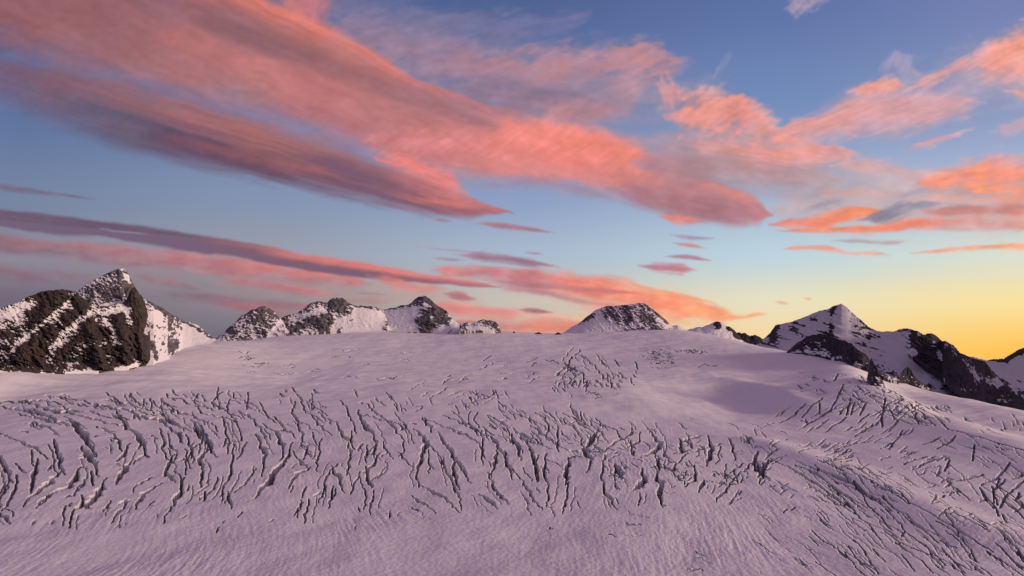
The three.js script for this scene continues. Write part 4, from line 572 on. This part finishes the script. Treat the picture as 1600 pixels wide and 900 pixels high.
mountain('rocky_mountain', 'dark brown rocky mountain with snow gullies and a pointed summit, at the left edge', [
  { ...GREY, rockName: 'summit_rock', snowName: 'summit_snow', sky: [104, 462, 118, 457, 130, 448, 150, 435, 170, 426, 184, 420, 192, 418.5, 198, 424, 206, 439, 214, 453, 224, 466, 240, 480], foot: [104, 500, 240, 520], r0: 2560, deep: 190, nx: 160, ny: 120, amp: 15, scale: 26, behind: 500, seed: 3, snow: 0.0, speck: 1.0, jag: 0.5, patch: 18, lean: 0.4,
    lines: [[0.9, 4, 192, 421, 198, 432, 207, 446], [1.2, 5, 160, 478, 185, 474, 203, 472], [-0.35, 20, 150, 455, 185, 450], [-0.8, 4, 205, 442, 214, 462, 222, 474]] },
  { ...GREY, rockName: 'ridge_rock', snowName: 'shoulder_snow', sky: [205, 447, 214, 455, 224, 466, 235, 472, 250, 480, 262, 487, 272, 494, 290, 503, 305, 506, 315, 514, 325, 521, 338, 531], foot: [205, 574, 240, 572, 262, 563, 285, 545, 310, 537, 338, 533], r0: [205, 2480, 240, 2490, 262, 2630, 285, 3040, 300, 3100, 338, 3200], deep: [205, 300, 260, 330, 338, 60], nx: 170, ny: 100, amp: 5, scale: 40, tall: 0.7, behind: 500, seed: 9, snow: 0.62, speck: 0.75, jag: 1.5, patch: 30, lean: -0.6,
    lines: [[-1.7, 3, 222, 467, 240, 476, 262, 489, 270, 494], [-1.3, 2.2, 285, 502, 300, 509, 318, 519, 332, 529], [-1.3, 7, 222, 480, 232, 500], [-0.9, 4, 236, 535, 244, 560]] },
  { ...BROWN, rockName: 'rock_buttress', snowName: 'gully_snow', sky: [-60, 492, 0, 481, 20, 476, 45, 463, 65, 456, 85, 453, 100, 452, 110, 454, 118, 456, 128, 464, 140, 473, 150, 478, 165, 479, 188, 474, 198, 468, 205, 452, 210, 449, 218, 460, 226, 472, 231, 490, 235, 515, 240, 560], foot: [-60, 585, 60, 584, 100, 586, 150, 584, 200, 578, 225, 573, 240, 569], onIce: 1, r0: 2350, deep: 170, nx: 340, ny: 170, amp: 23, scale: 42, tall: 2.2, behind: 260, seed: 5, snow: -0.62, speck: 0.9, jag: 1.4, patch: 22, lean: 0.55,
    ribs: [[1.6, 8, 118, 458, 138, 500, 150, 545, 160, 580], [1.5, 9, 208, 450, 222, 500, 228, 560], [1.2, 10, 90, 455, 60, 510, 30, 560], [-1.2, 8, 118, 470, 80, 500, 40, 535], [-1, 9, 135, 490, 100, 530, 80, 550], [1.2, 7, 185, 500, 196, 560]],
    lines: [[1.15, 4.5, 115, 457, 104, 474, 88, 488, 68, 502, 48, 520, 20, 545], [1.15, 5.5, 138, 490, 116, 508, 97, 526, 80, 550], [1.3, 10, 0, 494, 24, 484, 46, 474], [0.8, 6, 0, 512, 28, 500], [0.7, 5, 0, 530, 12, 534], [1.25, 7, 150, 484, 165, 485, 200, 482], [1.3, 7, 165, 500, 180, 515, 184, 532], [1.0, 5, 200, 490, 202, 505], [-0.9, 7, 188, 495, 190, 510], [1.6, 3, 0, 583, 40, 585], [1.6, 4, 66, 583, 84, 584], [1.6, 4, 104, 583, 166, 581], [1.3, 5, 180, 580, 212, 570], [0.6, 9, 128, 548, 150, 540], [-0.5, 14, 60, 540, 140, 560], [-0.8, 8, 215, 470, 228, 530]] },
]);
mountain('rocky_dome', 'rounded dark rock hill dusted with snow, right of the gap beside the pointed summit', [
  { ...GREY, sky: [338, 529, 345, 522, 352, 517, 365, 505, 378, 493, 392, 485, 405, 480, 412, 478.5, 422, 482, 430, 489, 436, 496, 445, 505, 452, 512], foot: [338, 531, 360, 534, 400, 531, 452, 522], r0: 4000, deep: 180, nx: 150, ny: 90, amp: 20, scale: 55, behind: 600, seed: 13, snow: -0.14, speck: 1.05, jag: 1.0, patch: 14, lean: 0.5, lines: [[0.9, 4, 440, 500, 430, 515, 420, 525], [-0.5, 3, 412, 480, 395, 485, 375, 497], [-0.7, 3.5, 355, 517, 370, 519]] }]);
mountain('rocky_ridge', 'broad snow streaked rock ridge with two blunt tops, between rounded hill and snow slope', [
  { ...GREY, sky: [420, 528, 428, 515, 436, 501, 445, 493, 460, 491, 472, 484, 485, 474, 495, 471, 506, 472, 512, 472, 520, 466, 526, 464.5, 536, 467, 546, 473, 556, 477, 566, 478, 580, 478, 590, 481, 602, 492, 614, 514], foot: [420, 531, 440, 527, 480, 522, 520, 518, 614, 517], r0: 4050, deep: 170, nx: 200, ny: 100, amp: 21, scale: 55, behind: 600, seed: 17, snow: -0.05, speck: 0.95, jag: 1.2, patch: 18, lean: 0.5,
    lines: [[1.0, 7, 438, 500, 436, 515, 425, 528], [1.4, 12, 545, 510, 560, 492, 590, 495], [1.0, 6, 520, 515, 535, 498], [-0.6, 6, 515, 475, 535, 478], [-1.2, 4, 432, 522, 460, 513, 478, 508], [-0.9, 6, 485, 500, 515, 508], [-0.8, 5, 533, 482, 537, 492], [0.6, 6, 455, 498, 500, 484], [-1.0, 1.2, 545, 476, 565, 479, 582, 480], [-1.1, 0.9, 526, 518, 534, 512, 540, 511], [-1, 0.7, 540, 504, 552, 499], [1.2, 8, 545, 515, 590, 512]] }]);
mountain('rocky_peak', 'sharp rocky peak with a broad snow slope on its left, in the centre left', [
  { ...GREY, sky: [556, 500, 566, 492, 580, 486, 590, 482, 602, 484, 612, 481, 625, 478, 640, 475, 648, 468, 655, 463.5, 663, 462, 672, 467, 680, 475, 688, 480, 698, 486, 706, 497, 714, 505, 722, 508, 735, 506], foot: [556, 517, 600, 518, 640, 519, 690, 526, 705, 519, 735, 514], r0: [556, 4180, 735, 3900], deep: 150, nx: 200, ny: 100, amp: 20, scale: 50, behind: 600, seed: 23, snow: -0.15, speck: 0.9, jag: 1.0, patch: 16, lean: -0.3,
    lines: [[1.7, 16, 575, 500, 605, 505, 640, 508], [1.0, 8, 615, 490, 645, 485], [-0.9, 9, 660, 505, 670, 512], [-0.6, 9, 685, 487, 698, 505], [-1.0, 1.3, 600, 484, 620, 480, 636, 477], [1.2, 5, 680, 518, 700, 514, 715, 512], [-0.7, 4, 650, 500, 665, 497], [-1.1, 0.9, 566, 509, 580, 513, 588, 519], [-1.1, 0.8, 628, 519, 640, 520], [-1.1, 0.9, 668, 522, 685, 525, 700, 521, 708, 513], [0.6, 6, 650, 475, 662, 480], [-0.7, 3, 668, 467, 676, 474]] }]);
mountain('rock_outcrop', 'dark rock outcrop with a snow cap on the glacier skyline, right of the sharp peak', [
  { ...GREY, sky: [718, 508, 730, 504, 738, 506, 748, 501, 757, 499.5, 768, 500.5, 775, 503, 779, 509, 783, 519], foot: [718, 518, 750, 517, 765, 518, 783, 524], r0: 3850, deep: 60, nx: 70, ny: 36, amp: 10, scale: 22, behind: 200, seed: 29, snow: -0.1, speck: 0.9, jag: 0.9, patch: 9, lines: [[1.5, 3, 735, 513, 750, 512, 762, 515]] }], undefined, 'rock');
for (const [x, y, w, h, label] of [[803, 520, 4, 3, 'small dark rock poking from the skyline snow, leftmost of three'], [841, 522, 10, 3, 'flat dark rock on the skyline snow, between two others'], [872, 523, 9, 4, 'low dark rock on the skyline snow at the foot of the flat-topped mountain']])
  mountain('skyline_rock', label, [{ ...BLACK, sky: [x - w, y + 4, x - w * 0.4, y - h * 0.5, x, y - h, x + w * 0.5, y - h * 0.4, x + w, y + 4], foot: [x - w, y + 5, x + w, y + 5], r0: 3930, deep: 40, nx: 30, ny: 14, amp: 3, scale: 12, behind: 60, seed: x, snow: -0.7, speck: 0.6, jag: 0.5, patch: 6 }], ['rock', 'snow_cap'], 'rock');
mountain('flat_topped_mountain', 'flat-topped mountain of snow streaked dark rock standing behind the glacier rim', [
  { ...GREY, sky: [866, 526, 880, 520, 893, 511, 905, 505, 918, 494, 928, 486, 940, 480, 955, 478, 972, 477, 985, 475.5, 1000, 473.5, 1008, 474, 1016, 479, 1025, 487, 1035, 495, 1044, 504, 1052, 509, 1060, 508, 1068, 513, 1080, 519], foot: [866, 528, 960, 526, 1000, 524, 1040, 521, 1080, 523], r0: 4080, deep: 260, nx: 260, ny: 110, amp: 24, scale: 44, tall: 3, behind: 700, seed: 31, snow: -0.14, speck: 0.85, jag: 0.9, patch: 16, lean: 0.75,
    lines: [[1.6, 12, 890, 522, 920, 512, 945, 508, 960, 515], [0.8, 8, 975, 520, 1000, 515], [-0.7, 6, 948, 495, 965, 503], [-0.3, 7, 1010, 490, 1030, 508], [-0.5, 6, 912, 502, 935, 488], [-0.4, 10, 960, 485, 1000, 495], [0.5, 5, 1012, 482, 1030, 500], [-0.6, 3, 906, 504, 920, 496], [1.0, 4, 930, 485, 938, 498], [0.8, 4, 985, 487, 995, 500], [1.2, 7, 1035, 519, 1065, 518], [-1.2, 0.9, 965, 520, 978, 515, 990, 514, 1008, 511], [-1.3, 1.1, 1018, 512, 1030, 515, 1040, 514, 1050, 514], [-0.8, 2, 1020, 484, 1042, 505]] }]);
mountain('snowy_peak', 'small snow peak with a dark pointed top, right of the flat-topped mountain', [
  { ...BLACK, sky: [1055, 524, 1066, 518, 1078, 514, 1090, 511, 1098, 511, 1108, 507, 1116, 503, 1122, 502, 1130, 505, 1135, 509, 1140, 510, 1148, 517, 1158, 528, 1172, 542], foot: [1055, 530, 1110, 540, 1172, 556], r0: 5000, deep: 420, nx: 120, ny: 60, amp: 18, scale: 60, behind: 700, seed: 37, snow: 0.35, speck: 0.6, jag: 0.8, patch: 14, lean: -0.5, lines: [[-1.5, 5, 1121, 504, 1122, 510], [-1.2, 4, 1138, 512, 1148, 520, 1153, 528], [-0.9, 1.6, 1078, 513, 1096, 511], [-0.8, 2, 1150, 522, 1166, 538]] }]);
mountain('dark_ridge', 'far black jagged ridge in the notch left of the great right-hand peak', [
  { ...BLACK, sky: [1138, 528, 1152, 520, 1165, 521, 1172, 525, 1178, 524, 1186, 526, 1192, 530, 1200, 532, 1210, 536], foot: [1138, 560, 1210, 565], r0: 7600, deep: 300, nx: 80, ny: 40, amp: 30, scale: 80, behind: 700, seed: 41, snow: -1.0, speck: 0.5, jag: 1.6, patch: 12 }], undefined, 'ridge');
mountain('great_peak', 'large snowy peak with a dark notch beside its summit, tallest on the right', [
  { ...BLACK, sky: [1180, 540, 1190, 533, 1196, 527, 1204, 519, 1212, 508, 1222, 506, 1232, 504, 1246, 500, 1262, 493, 1280, 486, 1296, 482, 1301, 479, 1308, 476, 1315, 475, 1322, 479, 1332, 489, 1345, 500, 1358, 511, 1372, 518, 1395, 518, 1404, 515, 1418, 513, 1432, 517, 1444, 523, 1460, 540, 1480, 570, 1520, 640], foot: [1180, 560, 1240, 575, 1330, 610, 1420, 640, 1520, 668], r0: [1180, 5600, 1330, 5000, 1520, 4600], deep: [1180, 800, 1330, 1100, 1520, 700], nx: 300, ny: 140, amp: 40, scale: 90, tall: 0.8, behind: 1200, shadeSnow: 1, seed: 43, snow: 0.12, speck: 1.35, jag: 0.8, patch: 22, lean: -0.5,
    
    lines: [[-1.2, 3.6, 1305, 479, 1300, 488], [0.6, 7, 1318, 482, 1322, 496], [-1.0, 6, 1214, 510, 1206, 530], [-0.8, 5, 1240, 515, 1258, 522], [-0.7, 4, 1275, 497, 1255, 508], [-0.8, 3.5, 1300, 505, 1298, 525], [0.6, 14, 1270, 505, 1240, 540], [0.8, 16, 1395, 530, 1400, 560, 1430, 590], [-0.6, 1.6, 1325, 484, 1345, 500, 1358, 512], [0.8, 10, 1320, 515, 1325, 540], [-0.15, 16, 1326, 494, 1350, 520], [-0.7, 3, 1358, 525, 1358, 535], [-1.7, 6, 1428, 522, 1430, 535], [-1.2, 1.4, 1405, 516, 1432, 519]] }]);
mountain('black_rock_mountain', 'steep black rock mountain with snowy upper ledges, at the right below the yellow sky', [
  { ...BLACK, sky: [1419, 549, 1424, 538, 1430, 528, 1440, 524, 1448, 521, 1456, 520.5, 1466, 527, 1472, 534, 1478, 533, 1490, 540, 1500, 551, 1512, 557, 1525, 561, 1540, 566, 1556, 585, 1580, 600, 1620, 622, 1660, 640], foot: [1419, 552, 1428, 560, 1445, 574, 1470, 588, 1490, 608, 1530, 634, 1600, 650, 1660, 660], r0: [1419, 5230, 1470, 5150, 1500, 4500, 1540, 3900, 1660, 3300], deep: [1419, 120, 1500, 450, 1660, 300], nx: 230, ny: 120, amp: 30, scale: 70, behind: 900, shadeSnow: 1, seed: 47, snow: -0.55, speck: 0.85, jag: 1.2, patch: 16, lean: -0.6,
    lines: [[0.8, 4, 1452, 532, 1466, 545, 1472, 562], [0.8, 7, 1478, 540, 1495, 552], [1.0, 5, 1468, 555, 1470, 566], [1.0, 6, 1508, 562, 1520, 580, 1530, 590], [-0.7, 14, 1480, 560, 1500, 590], [-0.8, 14, 1440, 555, 1465, 570], [0.5, 5, 1545, 592, 1560, 600], [0.6, 3, 1560, 624, 1572, 628], [-0.8, 20, 1540, 630, 1620, 642], [1.0, 5, 1420, 548, 1432, 552]] }]);
mountain('far_snow_slope', 'pale far snow slope with a dark rocky crest at the right edge', [
  { ...BLACK, sky: [1500, 562, 1520, 557, 1540, 563, 1550, 562, 1560, 561, 1568, 561, 1580, 553, 1592, 546, 1606, 540, 1640, 520, 1680, 505], foot: [1500, 640, 1600, 660, 1680, 670], r0: 5600, deep: 900, nx: 120, ny: 80, amp: 34, scale: 120, behind: 1200, shadeSnow: 1, seed: 53, snow: 0.6, speck: 0.6, jag: 1.0, patch: 20, lean: -0.5, lines: [[-1.6, 4, 1545, 562, 1566, 562], [-1.8, 7, 1570, 560, 1590, 551, 1640, 525], [-1.0, 2, 1588, 594, 1594, 596]] }], undefined, 'slope');
mountain('rock_rib', 'black rock rib with snowy ledges breaking through the glacier below the great peak', [
  { ...BLACK, sky: [1228, 551, 1236, 544, 1248, 534, 1260, 527, 1272, 523, 1282, 521, 1292, 524, 1302, 527, 1318, 532, 1332, 538, 1340, 546, 1352, 553, 1360, 562, 1366, 571, 1380, 583, 1392, 590, 1404, 595], foot: [1228, 553, 1250, 554, 1280, 559, 1310, 564, 1335, 572, 1355, 578, 1366, 581, 1380, 589, 1404, 597], onIce: 1, r0: [1228, 3120, 1290, 2850, 1340, 2640, 1404, 2560], deep: 90, nx: 200, ny: 70, amp: 17, scale: 30, behind: 160, seed: 59, snow: -0.62, speck: 0.8, jag: 1.2, patch: 12, lean: 0.2, lines: [[0.9, 5, 1262, 550, 1280, 548, 1300, 558], [1.1, 3, 1300, 561, 1312, 558], [0.6, 4, 1245, 551, 1260, 545], [0.8, 3, 1330, 570, 1345, 572], [-0.5, 8, 1300, 535, 1340, 555]] },
  { ...BLACK, rockName: 'end_cliff', snowName: 'cliff_snow', sky: [1354, 594, 1357, 578, 1359, 565, 1362, 558, 1364, 566, 1369, 573, 1375, 585, 1380, 597, 1385, 608], foot: [1354, 597, 1359, 601, 1366, 607, 1380, 611, 1386, 611], onIce: 1, r0: 2080, deep: 50, nx: 60, ny: 80, amp: 10, scale: 22, tall: 2.4, behind: 120, seed: 61, snow: -0.35, speck: 0.9, jag: 0.6, patch: 8, lean: 0.2, lines: [[0.5, 3, 1372, 590, 1376, 605]] }], undefined, 'rock');
mountain('pointed_rock', 'small pointed dark rock standing in the snow trough beyond the glacier rim', [
  { ...BLACK, sky: [1392, 590, 1402, 590, 1408, 583, 1413, 576, 1418, 573, 1422, 576, 1427, 585, 1434, 593, 1445, 601, 1458, 609], foot: [1392, 594, 1420, 600, 1440, 607, 1458, 611], r0: [1392, 2455, 1420, 2556, 1458, 2560], deep: 60, nx: 70, ny: 44, amp: 10, scale: 24, behind: 140, seed: 67, snow: -0.6, speck: 0.7, jag: 0.7, patch: 8, lines: [[0.6, 2.5, 1420, 580, 1424, 588]] }], undefined, 'rock');
console.log('mountain tris', TRIS);
renderer.render(scene, camera);
